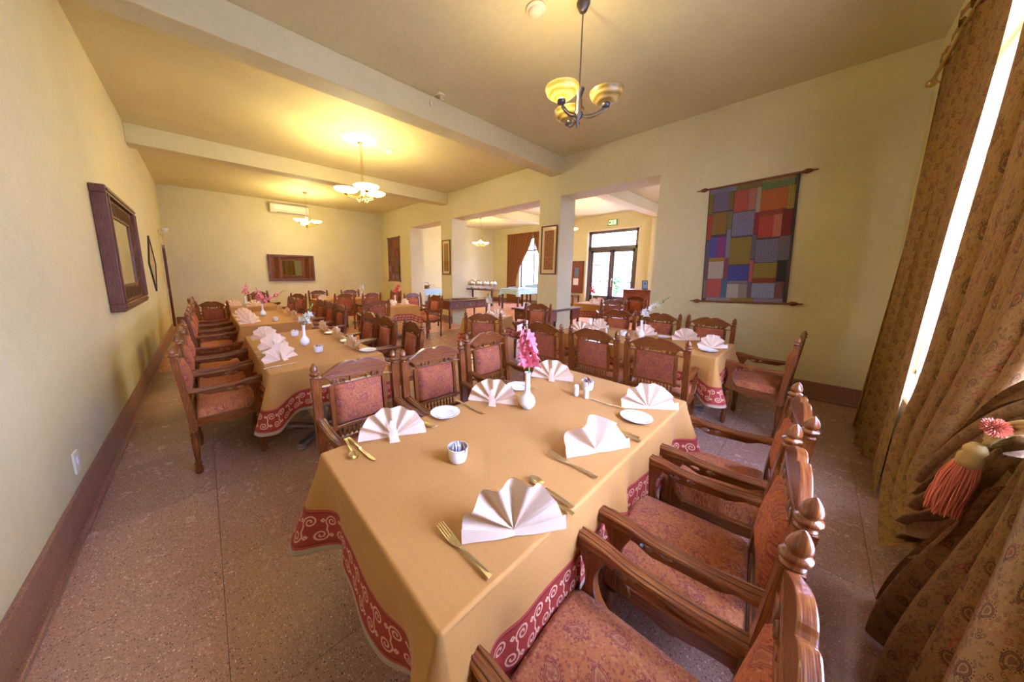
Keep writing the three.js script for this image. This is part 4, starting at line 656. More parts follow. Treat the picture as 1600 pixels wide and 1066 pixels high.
// cloth of w x d lying on the table and hanging over the chosen sides (+z, +x, -z, -x)
function clothParts(w, d, hang, D0, seedPh, res, cd = 0.075, cf = 0.10) {
  const hw = w / 2, hd = d / 2, R = 0.012;
  const cor = [[-hw, hd], [hw, hd], [hw, -hd], [-hw, -hd]], nor = [[0, 1], [1, 0], [0, -1], [-1, 0]];
  const pts = []; let s = 0, start = 0; while (start < 4 && !(hang[start] && !hang[(start + 3) % 4])) start++;
  const closed = hang.every(Boolean); if (start === 4) start = 0;
  for (let q = 0; q < 4; q++) {
    const i = (start + q) % 4; if (!hang[i]) continue;
    const a = cor[i], b = cor[(i + 1) % 4], L = Math.hypot(b[0] - a[0], b[1] - a[1]), n = Math.round(L * 62 * res);
    const c0 = hang[(i + 3) % 4], c1 = hang[(i + 1) % 4], dx = (b[0] - a[0]) / L, dz = (b[1] - a[1]) / L, l0 = c0 ? R : 0, l1 = c1 ? R : 0;
    for (let k = 0; k <= n; k++) { const f = k / n, l = l0 + (L - l0 - l1) * f; pts.push({ x: a[0] + dx * l - nor[i][0] * R, z: a[1] + dz * l - nor[i][1] * R, nx: nor[i][0], nz: nor[i][1], s: s + l, dc: Math.min(c0 ? L * f : 9, c1 ? L * (1 - f) : 9), de: Math.min(c0 ? 9 : L * f, c1 ? 9 : L * (1 - f)) }); }
    s += L;
    if (c1 && (closed || q < 3)) { const j = (i + 1) % 4, m = Math.max(4, Math.round(8 * res)); for (let k = 1; k < m; k++) { const f = k / m * PI / 2; pts.push({ x: b[0] - R * (nor[i][0] + nor[j][0]), z: b[1] - R * (nor[i][1] + nor[j][1]), nx: nor[i][0] * Math.cos(f) + nor[j][0] * Math.sin(f), nz: nor[i][1] * Math.cos(f) + nor[j][1] * Math.sin(f), s: s + 0.12 * k / m, dc: 0, de: 9 }); } s += 0.12; }
  }
  if (closed) pts.push({ ...pts[0], s });
  const drop = (p) => D0 + cd * Math.exp(-Math.pow(p.dc / 0.12, 2)) + 0.02 * Math.exp(-Math.pow(p.de / 0.06, 2)) + 0.006 * Math.sin(p.s * 7 + seedPh);
  const at = (p, q) => {   // q: hanging length below the edge
    const D = drop(p), t = Math.max(0, q) / D, f = Math.pow(t, 1.15);
    let o = 0.010 * f + cf * Math.exp(-Math.pow(p.dc / 0.075, 2)) * f - 0.034 * Math.exp(-Math.pow((p.dc - 0.17) / 0.055, 2)) * f + 0.05 * Math.exp(-Math.pow(p.de / 0.045, 2)) * f - 0.025 * Math.exp(-Math.pow((p.de - 0.1) / 0.04, 2)) * f;
    o += f * (0.011 * Math.sin(p.s * 8.3 + seedPh) + 0.006 * Math.sin(p.s * 19 + seedPh * 2));
    return [p.x + p.nx * (R + o), TOP + 0.004 - R - q, p.z + p.nz * (R + o)];
  };
  const strip = (rows, vOf) => {
    const pos = [], uv = [], idx = [], n = pts.length, m = rows.length;
    rows.forEach((row) => pts.forEach((p) => { const c = row(p); pos.push(c[0], c[1], c[2]); uv.push(p.s, vOf(c[3])); }));
    for (let j = 0; j < m - 1; j++) for (let i = 0; i < n - 1; i++) { const a = j * n + i, b = a + 1, c = a + n, e = c + 1; idx.push(a, c, b, b, c, e); }
    const g = new THREE.BufferGeometry(); g.setAttribute('position', new THREE.Float32BufferAttribute(pos, 3)); g.setAttribute('uv', new THREE.Float32BufferAttribute(uv, 2)); g.setIndex(idx); g.computeVertexNormals(); return g;
  };
  const BW = 0.15, HM = 0.022, lin = (f0, f1, n) => Array.from({ length: n + 1 }, (_, k) => (p) => { const D = drop(p), q = f0(D) + (f1(D) - f0(D)) * k / n; return [...at(p, q), q - (D - HM)]; });
  const edge = [0, 0.25, 0.5, 0.75].map((f) => (p) => { const a = f * PI / 2; return [p.x + p.nx * R * Math.sin(a), TOP + 0.004 - R * (1 - Math.cos(a)), p.z + p.nz * R * Math.sin(a), 0]; });
  const skirt = strip([...edge, ...lin(() => 0, (D) => D - BW - HM, 8)], (v) => v);
  const border = strip(lin((D) => D - BW - HM, (D) => D - HM, 6), (v) => v), hem = strip(lin((D) => D - HM, (D) => D, 2), (v) => v);
  for (let i = 0; i < pts.length; i++) skirt.attributes.normal.setXYZ(i, 0, 1, 0);
  const in0 = (h) => (h ? R : -0.001);
  const top = sheet(Math.round(24 * res), Math.round(24 * res), (u, v) => {
    const x = -hw + in0(hang[3]) + (w - in0(hang[3]) - in0(hang[1])) * u, z = hd - in0(hang[0]) - (d - in0(hang[0]) - in0(hang[2])) * v, e = Math.min(1, 14 * Math.min(u, 1 - u, v, 1 - v));
    return [x, TOP + 0.004 + e * 0.0011 * (Math.sin(x * 21 + seedPh) * Math.sin(z * 17 + seedPh) + 0.5 * Math.sin((x + z) * 43 + seedPh)), z];
  }, (u, v) => [u * w, v * d]);
  if (top.attributes.normal.getY(0) < 0) { const ix = top.index.array; for (let i = 0; i < ix.length; i += 3) { const q = ix[i]; ix[i] = ix[i + 1]; ix[i + 1] = q; } top.computeVertexNormals(); }
  { const N = top.attributes.normal, P = top.attributes.position; for (let i = 0; i < N.count; i++) if (P.getY(i) <= TOP + 0.00401) { const u = (P.getX(i) + hw) / w, v = (P.getZ(i) + hd) / d; if (Math.min(u, 1 - u, v, 1 - v) < 0.03) N.setXYZ(i, 0, 1, 0); } }
  return { cloth: mergeGeometries([top, skirt]), border, hem };
}
const clothCache = {};
function cloth(label, group, pos, turn, hang = [1, 1, 1, 1], w = 0.87, d = 0.87, D0 = 0.335, ph = 1, res = 1, cd = 0.075, cf = 0.10) {
  const t = thing('tablecloth', label, 'tablecloth', pos, turn, group), k = [hang.join(''), w, d, D0, ph, res, cd, cf].join();
  const c = (clothCache[k] ??= clothParts(w, d, hang, D0, ph, res, cd, cf));
  part('cloth', c.cloth, M.cloth, t); part('patterned_border', c.border, M.border, t).userData.label = 'red border with cream scrolls'; part('hem', c.hem, M.hem, t);
  return t;
}
function pair(where, along, cx, cz, first, second) {   // two square tables pushed together along x or z
  const o = 0.4355, P = along === 'x' ? [[cx - o, cz], [cx + o, cz]] : [[cx, cz + o], [cx, cz - o]];
  const hangs = along === 'x' ? [[1, 0, 1, 1], [1, 1, 1, 0]] : [[1, 1, 0, 1], [0, 1, 1, 1]];
  P.forEach(([x, z], i) => {
    makeTable('dining_table', 'square dining table under the cloth, ' + [first, second][i] + ' half of the ' + where, 'tables of the ' + where, [x, 0, z], 0);
    cloth('yellow tablecloth with a red scroll border, on the ' + [first, second][i] + ' half of the ' + where, 'cloths of the ' + where, [x, 0, z], 0, hangs[i], 0.87, 0.87, 0.335, 1 + i * 1.7 + cx, 1, where === 'front table' ? 0.03 : 0.075, where === 'front table' ? 0.14 : 0.1);
  });
}
pair('front table', 'x', 1.15, -0.875, 'near', 'far');
pair('left table', 'z', 0.715, -3.50, 'near', 'far');
pair('second left table', 'z', 0.73, -6.07, 'near', 'far');
pair('right table', 'z', 3.705, -1.40, 'near', 'far');
const single = (where, x, z, turn, w = 0.8) => { makeTable('dining_table', 'square table under the cloth ' + where, undefined, [x, 0, z], turn, +(w - 0.02).toFixed(3), +(w - 0.02).toFixed(3)); cloth('yellow tablecloth with red border on the table ' + where, undefined, [x, 0, z], turn, [1, 1, 1, 1], w, w, 0.335, x, 0.7); };
single('farthest along the left wall', 0.73, -8.36, 0, 0.86);
single('at the back below the wall mirror', 2.47, -9.05, 0, 0.72);
single('at the back before the small patchwork hanging', 3.38, -8.91, 0, 0.72);
single('with the red flower before the back pillar', 3.18, -6.50, 0, 0.74);
single('standing alone in the middle of the room', 3.53, -3.78, 0.40, 0.66);
single('in the next room before the glazed door', 7.28, -3.82, 0.1, 0.78);

// ---------------------------------------------------------------- napkins, plates, cutlery, vases
function fanGeo(N, R, dep, seg) {   // pleated semicircle standing on its straight edge, in the xy plane
  return sheet(N * seg, 7, (u, v) => {
    const a = PI * (0.012 + 0.976 * u), w = Math.cos(u * N * 2 * PI), r = 0.003 + (R - 0.003) * v, z = dep * w * Math.pow(v, 0.8);
    return [-r * Math.cos(a) * 1.08, r * Math.sin(a) * (1 + 0.015 * w) + 0.001, z - 0.10 * r * Math.sin(a)];
  });
}
const stripGeo = (pts, w0, w1) => { const c = new THREE.CatmullRomCurve3(pts.map((p) => V(...p))); return sheet(4, 14, (u, v) => { const p = c.getPoint(v), w = w0 + (w1 - w0) * v; return [p.x + (u - 0.5) * w, p.y, p.z + 0.003 * Math.sin(u * PI)]; }); };
const NG = {
  fanA: fanGeo(6, 0.135, 0.017, 8), fanB: fanGeo(5, 0.140, 0.021, 10), fanD: fanGeo(3, 0.138, 0.030, 12),
  tail: stripGeo([[0, 0.085, 0.012], [0.0, 0.06, 0.034], [0.004, 0.02, 0.040], [0.008, 0.003, 0.056]], 0.022, 0.044),
  band: mergeGeometries([-1, 1].flatMap((s) => [0, 1].map((k) => sheet(8, 4, (u, v) => [s * (u * 0.152), 0.002 + 0.004 * k + v * (0.004 + (0.036 - 0.01 * k) * u), 0.014 + 0.008 * (1 - v) - 0.005 * k + 0.006 * u + 0.003 * Math.sin(u * 5)])))),
};
const napP = {};
function napkin(kind, x, z, turn, label, group, y = TOP + 0.006) {
  if (napP[kind]) return copyOf(napP[kind], [x, y, z], turn, label, group);
  const t = (napP[kind] = thing('fan_napkin', label, 'napkin', [x, y, z], turn, group));
  part('fan', { A: NG.fanA, B: NG.fanB, C: NG.fanA, D: NG.fanD }[kind], M.napkin, t);
  if (kind === 'A') part('tail', NG.tail, M.napkin, t); else part('folded_base', NG.band, M.napkin, t);
  return t;
}
const plateGeo = lathe([[0, 0.004], [0.045, 0.004], [0.05, 0.006], [0.074, 0.0155], [0.0765, 0.0165], [0.076, 0.014], [0.053, 0.0035], [0.048, 0.0], [0, 0.0]], 40), plateRim = new THREE.TorusGeometry(0.0475, 0.0013, 5, 40).rotateX(PI / 2).translate(0, 0.0062, 0);
let plateP;
function plate(x, z, label, group, y = TOP + 0.0065) {
  if (plateP) return copyOf(plateP, [x, y, z], 0, label, group);
  plateP = thing('side_plate', label, 'plate', [x, y, z], 0, group); part('dish', plateGeo, M.china, plateP); part('ring', plateRim, M.china, plateP); return plateP;
}
// cutlery lies along z, business end towards -z
const bend = (g, k) => { const P = g.attributes.position; for (let i = 0; i < P.count; i++) { const z = P.getZ(i); P.setY(i, P.getY(i) + k(z)); } g.computeVertexNormals(); return g; };
const flat = (pts, th, holes = []) => { const s = shapeOf(pts); holes.forEach((h) => s.holes.push(holeOf(h))); return extr(s, th, th * 0.25).rotateX(-PI / 2); };   // shape y becomes -z
const handle = (L, w0, w1) => [[-w0 / 2, -L], [w0 / 2, -L], [w1 / 2, 0], [-w1 / 2, 0]];
const CUT = {};
{
  const hl = [...Array(12)].map((_, i) => [0.0045 + 0.0028 * Math.pow(i / 11, 1.6), -0.02 - 0.115 * i / 11]);
  const hp = [...hl, ...hl.slice().reverse().map(([x, y]) => [-x, y])];
  CUT.handle = bend(flat(hp, 0.0035), (z) => 0.002 + 0.004 * Math.sin(Math.min(1, Math.max(0, (z - 0.02) / 0.115)) * PI * 0.9));
  CUT.forkHead = bend(flat([[-0.004, -0.022], [0.004, -0.022], [0.0115, 0.0], [0.0125, 0.02], [0.0118, 0.072], [0.0088, 0.072], [0.0082, 0.026], [0.0058, 0.026], [0.0052, 0.074], [0.0018, 0.074], [0.0014, 0.026], [-0.0014, 0.026], [-0.0018, 0.074], [-0.0052, 0.074], [-0.0058, 0.026], [-0.0082, 0.026], [-0.0088, 0.072], [-0.0118, 0.072], [-0.0125, 0.02], [-0.0115, 0.0]], 0.0022), (z) => 0.004 + 0.011 * Math.pow(Math.max(0, -z - 0.0) / 0.075, 2) - (z < 0 && z > -0.03 ? 0.002 : 0));
  CUT.knifeBlade = flat([[-0.006, -0.02], [0.006, -0.02], [0.0085, 0.02], [0.0085, 0.075], [0.004, 0.1], [-0.004, 0.108], [-0.0065, 0.09]], 0.0018).translate(0, 0.002, 0);
  const bowl = sheet(14, 10, (u, v) => { const a = u * 2 * PI, r = v, k = 1 - 0.25 * Math.sin(a); return [0.0195 * r * Math.cos(a) * (1 - 0.12 * Math.sin(a)), 0.0085 * r * r + 0.001, -0.022 - 0.03 * r * Math.sin(a)]; });
  CUT.spoonBowl = bowl;
}
const cutP = {};
function cutlery(kind, x, z, turn, label, group) {
  const y = TOP + 0.0065;
  if (cutP[kind]) return copyOf(cutP[kind], [x, y, z], turn, label, group);
  const t = (cutP[kind] = thing(kind, label, kind.replace('table_', ''), [x, y, z], turn, group));
  part('handle', CUT.handle, M.brassSteel, t); part(kind === 'fork' ? 'tines' : kind === 'knife' ? 'blade' : 'bowl', kind === 'fork' ? CUT.forkHead : kind === 'knife' ? CUT.knifeBlade : CUT.spoonBowl, M.brassSteel, t);
  return t;
}
const bulbVase = lathe([[0, 0], [0.024, 0], [0.026, 0.004], [0.042, 0.022], [0.0455, 0.042], [0.038, 0.066], [0.02, 0.088], [0.0145, 0.105], [0.013, 0.16], [0.0145, 0.192], [0.018, 0.205], [0.0155, 0.205], [0.011, 0.18], [0.010, 0.11], [0, 0.1]], 28);
function vase(x, z, label, group, y = TOP + 0.0055) { const t = thing('bud_vase', label, 'vase', [x, y, z], 0, group); part('vase_body', bulbVase, M.china, t); return t; }
// sword lily: one stalk with open florets low down and closed buds at the tip
const petal = sheet(4, 6, (u, v) => { const w = 0.013 * Math.sin(PI * Math.pow(v, 0.7)) + 0.0015, a = (u - 0.5) * 2; return [a * w, 0.004 + 0.034 * v - 0.006 * v * v * v, 0.006 * v + 0.018 * v * v - 0.006 * a * a * v + 0.002 * Math.sin(a * 6 + v * 9) * v]; });
const floretGeo = (() => { const L = []; for (let k = 0; k < 6; k++) L.push(petal.clone().scale(k % 2 ? 0.9 : 1.05, 1, 1).rotateX(0.15 + 0.25 * (k % 2)).rotateY(k * PI / 3)); L.push(lathe([[0, -0.012], [0.004, -0.008], [0.006, 0.004], [0, 0.006]], 6)); return mergeGeometries(L.map((g) => { const q = g.index ? g.toNonIndexed() : g; return q; })); })();
const budGeo = lathe([[0, -0.012], [0.005, -0.006], [0.007, 0.004], [0.004, 0.016], [0, 0.022]], 8);
function lily(x, z, top, lean, mat, label, n, buds, y0 = TOP + 0.10, green = false) {
  const L = top - y0, t = thing('sword_lily', label, 'flower', [x, y0, z]);
  const [lx, lz] = lean, c = new THREE.CatmullRomCurve3([V(0, 0, 0), V(0.004 * Math.sign(lx || 1), L * 0.35, 0.004), V(lx * 0.55, L * 0.7, lz * 0.55), V(lx, L, lz)]);
  part('stalk', new THREE.TubeGeometry(c, 18, 0.0035, 6), M.stem, t);
  for (let k = 0; k < n + buds; k++) {
    const f = 0.36 + 0.62 * k / (n + buds), p = c.getPoint(f), a = k * 2.2 + 0.6, bud = k >= n, sc = bud ? 1.1 - 0.5 * (k - n) / buds : 1.65 - 0.75 * k / (n + buds) ;
    const m = part(bud ? 'bud' : 'floret', bud ? budGeo : floretGeo, bud && green ? M.stem : mat, t);
    m.position.set(p.x + 0.010 * Math.cos(a), p.y, p.z + 0.010 * Math.sin(a)); m.rotation.set(0, 0, 0); m.rotateY(-a + PI / 2); m.rotateX(bud ? 0.5 : 1.05); m.scale.setScalar(sc);
  }
  return t;
}
const cupGeo = lathe([[0, 0], [0.03, 0], [0.033, 0.003], [0.038, 0.02], [0.040, 0.055], [0.0405, 0.058], [0.0375, 0.058], [0.0355, 0.02], [0.03, 0.008], [0, 0.007]], 32), sachet = box(0.022, 0.055, 0.004, 0, 0.0275, 0, 0.0015);
const sachetCols = [rgb(0.8, 0.8, 0.88), rgb(0.75, 0.74, 0.82), rgb(0.35, 0.16, 0.2), rgb(0.62, 0.45, 0.28), rgb(0.25, 0.14, 0.1)].map((c) => std({ color: c, roughness: 0.5 }));
function sachetPot(x, z, label, mix, group) {
  const t = thing('sachet_pot', label, 'pot', [x, TOP + 0.0055, z], 0, group); part('pot_body', cupGeo, M.china, t);
  for (let i = 0; i < 10; i++) { const m = part('sachet', sachet, sachetCols[mix[i % mix.length]], t), a = rr(-0.4, 0.4); m.position.set(-0.020 + (i % 5) * 0.010, 0.012 + rr(0, 0.006), (i < 5 ? -0.010 : 0.012) + rr(-0.003, 0.003)); m.rotation.set(rr(-0.2, 0.2), 1.1 + rr(-0.3, 0.3), rr(-0.25, 0.35)); }
  return t;
}
function shaker(x, z, label, group) {
  const t = thing('shaker', label, 'shaker', [x, TOP + 0.0055, z], 0.6, group); part('body', lathe([[0, 0], [0.017, 0], [0.0185, 0.004], [0.0185, 0.05], [0.0165, 0.062], [0.009, 0.069], [0, 0.07]], 24).scale(1.12, 1, 0.85), M.china, t); part('holes', [0, 1, 2].map((k) => new THREE.CylinderGeometry(0.0012, 0.0012, 0.002, 6).translate(0.004 * Math.cos(k * 2.1), 0.0695, 0.004 * Math.sin(k * 2.1))), M.black, t);
}
// base line of a napkin from p to q (seen left to right): its front faces the camera
const fanAt = (kind, p, q, label, group) => napkin(kind, (p[0] + q[0]) / 2, (p[1] + q[1]) / 2, Math.atan2(-(q[1] - p[1]), q[0] - p[0]), label, group);
const FT = 'napkins on the front table';
fanAt('A', [0.43, -1.285], [0.69, -1.16], 'peach fan napkin with a tail at the left corner of the front table', FT);
fanAt('A', [1.075, -1.30], [1.225, -1.07], 'peach fan napkin with a tail left of the pink flower vase', FT);
fanAt('A', [1.675, -1.30], [1.78, -1.08], 'peach fan napkin with a tail behind the pink flower vase', FT);
fanAt('C', [1.645, -0.675], [1.855, -0.45], 'peach fan napkin at the far right corner of the front table', FT);
fanAt('D', [1.02, -0.62], [1.27, -0.49], 'peach fan napkin with a layered base, beside the table seam', FT);
fanAt('B', [0.455, -0.60], [0.72, -0.43], 'largest peach fan napkin, nearest the camera, on the front table', FT);
plate(0.86, -1.245, 'white side plate right of the left corner napkin on the front table', 'side plates on the front table');
plate(1.425, -1.235, 'white side plate behind the pink flower vase on the front table', 'side plates on the front table');
plate(1.555, -0.55, 'white side plate before the far right napkin on the front table', 'side plates on the front table');
vase(1.24, -1.01, 'white bulb vase with the pink flower on the front table', 'vases');
lily(1.24, -1.01, 1.225, [0.0, -0.015], M.petalPink, 'pink sword lily in the white vase on the front table', 14, 3, TOP + 0.12);
sachetPot(0.672, -0.89, 'white pot of white sachets in the middle of the near half of the front table', [0, 1, 0, 1, 4, 0, 0, 1, 2, 4]);
sachetPot(1.745, -0.93, 'white pot of coloured sachets behind the two shakers on the front table', [3, 2, 0, 3, 4, 3, 2, 1, 3, 0]);
shaker(1.603, -0.925, 'left one of two white shakers on the front table', 'salt and pepper shakers on the front table');
shaker(1.615, -0.865, 'right one of two white shakers on the front table', 'salt and pepper shakers on the front table');
const KG = 'cutlery on the front table';
cutlery('fork', 0.436, -0.59, 0.03, 'gold coloured fork left of the napkin nearest the camera', KG);
cutlery('knife', 0.757, -0.56, 0.03, 'gold coloured knife right of the napkin nearest the camera', KG);
cutlery('spoon', 0.795, -0.575, -0.08, 'gold coloured spoon beside the knife right of the nearest napkin', KG);
cutlery('fork', 0.973, -0.595, 0.02, 'gold coloured fork left of the layered napkin by the table seam', KG);
cutlery('knife', 1.347, -0.585, -0.03, 'gold coloured knife behind the layered napkin by the table seam', KG);
cutlery('spoon', 1.375, -0.60, -0.05, 'gold coloured spoon behind the layered napkin by the table seam', KG);
cutlery('knife', 0.416, -1.205, PI + 0.09, 'gold coloured knife at the left corner of the front table', KG);
cutlery('spoon', 0.378, -1.205, PI - 0.10, 'gold coloured spoon at the left corner of the front table', KG);
cutlery('fork', 0.735, -1.22, PI, 'gold coloured fork half hidden behind the left corner napkin', KG);
cutlery('knife', 1.008, -1.215, PI + 0.03, 'gold coloured knife left of the napkin before the middle chair', KG);
cutlery('fork', 1.475, -1.20, PI - 0.1, 'gold coloured fork right of the pink flower vase', KG);
cutlery('knife', 1.615, -0.735, 0.02, 'gold coloured knife left of the far right napkin', KG);
// left table
const LN = 'napkins on the left table';
[['A', 0.41, -2.98, 0.5, 'peach fan napkin on the left table, its near left place'], ['A', 0.44, -3.53, 0.5, 'peach fan napkin on the left table, its middle left place'], ['A', 0.44, -4.08, 0.5, 'peach fan napkin on the left table, its far left place'],
 ['A', 1.0, -2.98, 0.15 + PI / 2, 'peach fan napkin on the left table, its near right place'], ['A', 1.04, -3.56, 0.1 + PI / 2, 'peach fan napkin on the left table, its middle right place'], ['A', 1.05, -4.14, 0.1 + PI / 2, 'peach fan napkin on the left table, its far right place']].forEach(([k, x, z, a, l]) => napkin(k, x, z, a, l, LN));
[[1.07, -2.80, 'white side plate at the near right corner of the left table'], [1.06, -3.33, 'white side plate between the near and middle right napkins of the left table'], [1.06, -3.90, 'white side plate between the middle and far right napkins of the left table'], [0.39, -3.27, 'white side plate between the near and middle left napkins of the left table']].forEach(([x, z, l]) => plate(x, z, l, 'side plates on the left table'));
[['knife', 0.40, -2.79, -1.4, 'knife before the near left napkin on the left table'], ['fork', 0.41, -3.20, -1.5, 'fork behind the near left napkin on the left table'], ['knife', 0.41, -3.39, -1.5, 'knife before the middle left napkin on the left table'], ['knife', 1.04, -3.18, 1.5, 'knife beyond the near right napkin on the left table']].forEach((a) => cutlery(...a, 'cutlery on the left table'));
vase(0.69, -3.45, 'white bulb vase with a white flower on the left table', 'vases'); lily(0.69, -3.45, 1.17, [0.14, -0.17], M.petalWhite, 'leaning white sword lily with a green stalk on the left table', 4, 5, TOP + 0.12, true);
sachetPot(0.72, -3.07, 'white pot of brown sachets before the vase on the left table', [3, 2, 3, 4, 3]); sachetPot(0.715, -4.04, 'white pot of sachets behind the vase on the left table', [0, 1, 3]);
// second left table
const L2 = 'napkins on the second left table';
[[0.43, -5.42, 0.5, 'near left'], [0.43, -5.88, 0.5, 'middle left'], [0.43, -6.40, 0.5, 'far left'], [1.0, -5.50, 1.7, 'near right'], [1.0, -6.02, 1.7, 'middle right'], [0.98, -6.60, 1.7, 'far right']].forEach(([x, z, a, l]) => napkin('A', x, z, a, 'peach fan napkin on the second left table, its ' + l + ' place', L2));
plate(1.06, -5.24, 'white side plate at the near right corner of the second left table', 'side plates on the second left table');
vase(0.675, -6.2, 'white bulb vase with pink flowers on the second left table', 'vases');
lily(0.675, -6.2, 1.24, [-0.06, 0.02], M.petalPink, 'pink sword lily on the second left table, its left stalk', 8, 3); lily(0.68, -6.2, 1.18, [0.33, 0.0], M.petalPink, 'pink sword lily on the second left table, its right leaning stalk', 8, 3);
sachetPot(0.73, -5.42, 'white pot of sachets on the second left table', [0, 1, 3]);
// farthest left table
vase(0.62, -8.3, 'white bulb vase on the farthest left table', 'vases'); lily(0.62, -8.3, 1.28, [0.05, 0.0], M.petalPink, 'slim pink sword lily on the farthest left table', 6, 4);
[[0.42, -8.3, 0.2, 'left'], [0.76, -8.1, 0.2, 'right']].forEach(([x, z, a, l]) => napkin('A', x, z, a, 'peach fan napkin on the farthest left table, its ' + l + ' place', 'napkins on the farthest left table'));
// right table
[[3.72, -0.655, -0.72, 'nearest the end chair'], [3.95, -0.95, -0.8, 'second on its wall side'], [3.88, -1.36, -0.6, 'behind its flower'], [3.90, -1.95, -0.3, 'at its far end'], [3.50, -2.0, 1.9, 'far end, front table side']].forEach(([x, z, a, l]) => napkin('C', x, z, a, 'peach fan napkin on the right table, ' + l, 'napkins on the right table'));
plate(3.53, -0.64, 'white side plate at the near end of the right table', 'side plates on the right table'); plate(3.90, -1.15, 'white side plate between two napkins on the wall side of the right table', 'side plates on the right table');
vase(3.70, -1.34, 'white bulb vase with a white flower on the right table', 'vases'); lily(3.70, -1.34, 1.25, [0.24, 0.2], M.petalWhite, 'leaning white sword lily on the right table', 8, 5, TOP + 0.12, true);
sachetPot(3.66, -1.52, 'white pot of sachets left of the vase on the right table', [0, 1, 0]); shaker(3.62, -1.72, 'white shaker on the right table', undefined);
// tables at the back and in the middle
[[2.28, -8.85, 0.2, 'back left table, its left place'], [2.55, -9.0, 0.1, 'back left table, its right place'], [3.3, -8.75, 0.3, 'back table before the small patchwork hanging'], [3.02, -6.36, 0.6, 'table with the red flower, its left place'], [3.38, -6.45, 0.4, 'table with the red flower, its right place'], [3.60, -3.62, -0.5, 'small middle table, its near right corner'], [7.10, -3.75, -0.5, 'table in the next room, its left place'], [7.42, -3.75, -0.5, 'table in the next room, its right place']].forEach(([x, z, a, l]) => napkin('A', x, z, a, 'peach fan napkin on the ' + l, 'napkins on the back tables'));
vase(3.22, -6.62, 'white bulb vase on the table with the red flower', 'vases'); lily(3.22, -6.62, 1.30, [0.17, 0.0], M.petalRed, 'leaning red sword lily on the table before the back pillar', 8, 4);
vase(3.62, -3.86, 'white bulb vase on the small middle table', 'vases'); lily(3.62, -3.86, 1.16, [0.0, -0.03], M.petalWhite, 'white sword lily with green buds on the small middle table', 7, 6, TOP + 0.12, true);
vase(3.35, -9.0, 'white bulb vase on the back table before the small patchwork hanging', 'vases'); lily(3.35, -9.0, 1.22, [0.02, 0.0], M.petalWhite, 'white sword lily on the back table before the small patchwork hanging', 6, 3);
vase(7.3, -3.9, 'white bulb vase on the table in the next room', 'vases'); lily(7.3, -3.9, 1.28, [-0.08, 0.0], M.petalRed, 'red sword lily on the table in the next room before the glazed door', 7, 4);
// ---------------------------------------------------------------- dark console tables round the pillars
function console_(label, x0, x1, z0, z1, hole, bodies, H) {
  const t = thing('console_table', label, 'console table', [0, 0, 0]);
  const s = shapeOf(rectPts(x0, z0, x1, z1)); if (hole) s.holes.push(holeOf(rectPts(...hole)));
  part('table_top', boxUV(extr(s, 0.035, 0.005).rotateX(PI / 2).translate(0, H, 0), 'x'), M.woodDark, t);
  for (const [a, b, c, d, nDraw, face] of bodies) {
    part('apron', box(b - a, 0.2, d - c, (a + b) / 2, H - 0.14, (c + d) / 2, 0.006), M.redWood, t);
    for (const [x, z] of [[a + 0.03, c + 0.03], [b - 0.03, c + 0.03], [a + 0.03, d - 0.03], [b - 0.03, d - 0.03]]) part('leg', boxUV(lathe([[0, 0], [0.02, 0], [0.028, 0.03], [0.02, 0.06], [0.026, 0.3], [0.03, 0.45], [0.022, 0.47], [0.034, 0.49], [0.034, H - 0.235], [0, H - 0.235]], 14).translate(x, 0, z), 'y'), M.woodDark, t);
    for (let k = 0; k < nDraw; k++) {
      const along = face === 'x' ? d - c : b - a, w = along / nDraw - 0.04, o = -along / 2 + (k + 0.5) * along / nDraw;
      const g = box(w, 0.14, 0.016, 0, 0, 0, 0.004), kn = lathe([[0, 0], [0.008, 0.002], [0.007, 0.012], [0.014, 0.022], [0.01, 0.03], [0, 0.032]], 12).rotateX(PI / 2).translate(0, 0, 0.008), ca = [box(w * 0.8, 0.008, 0.006, 0, 0.05, 0.009, 0.002), box(w * 0.8, 0.008, 0.006, 0, -0.05, 0.009, 0.002)];
      const dr = part('drawer', [g, ...ca], M.chairCarved, t); part('knob', kn, M.brass, dr);
      dr.position.set(face === 'x' ? a - 0.006 : (a + b) / 2 + o, H - 0.14, face === 'x' ? (c + d) / 2 + o : d + 0.006); if (face === 'x') dr.rotation.y = -PI / 2;
    }
  }
  return t;
}
console_('dark console table built round the pillar by the glazed door opening', 4.93, 6.28, -4.53, -3.58, [XR - 0.004, -4.183, XR2 + 0.004, -3.656], [[4.97, 5.345, -4.48, -3.62, 2, 'x'], [5.93, 6.24, -4.48, -3.62, 0, 'x']], 0.75);
console_('dark console table with carved drawers standing in the middle opening', 4.72, 6.2, -7.28, -6.57, null, [[4.76, 6.16, -7.24, -6.62, 3, 'z']], 0.75);
{ const t = thing('serving_board', 'flat dark board lying on the console table in the middle opening', 'board', [5.55, 0.751, -6.95]); part('board', box(0.7, 0.02, 0.34, 0, 0.011, 0, 0.006), M.woodDark, t); part('handle', tube([[0.35, 0.012, -0.05], [0.42, 0.02, -0.03], [0.42, 0.02, 0.03], [0.35, 0.012, 0.05]], 0.008, 10, 6), M.woodDark, t); }
{ const t = thing('tumbler', 'small clear tumbler at the corner of the console table in the middle opening', 'glass', [4.98, 0.751, -6.86]); part('glass', lathe([[0, 0.004], [0.028, 0.004], [0.036, 0.09], [0.034, 0.09], [0.026, 0.012], [0, 0.012]], 20), M.glass, t); part('base', lathe([[0, 0], [0.03, 0], [0.03, 0.006], [0, 0.006]], 20), M.china, t); }
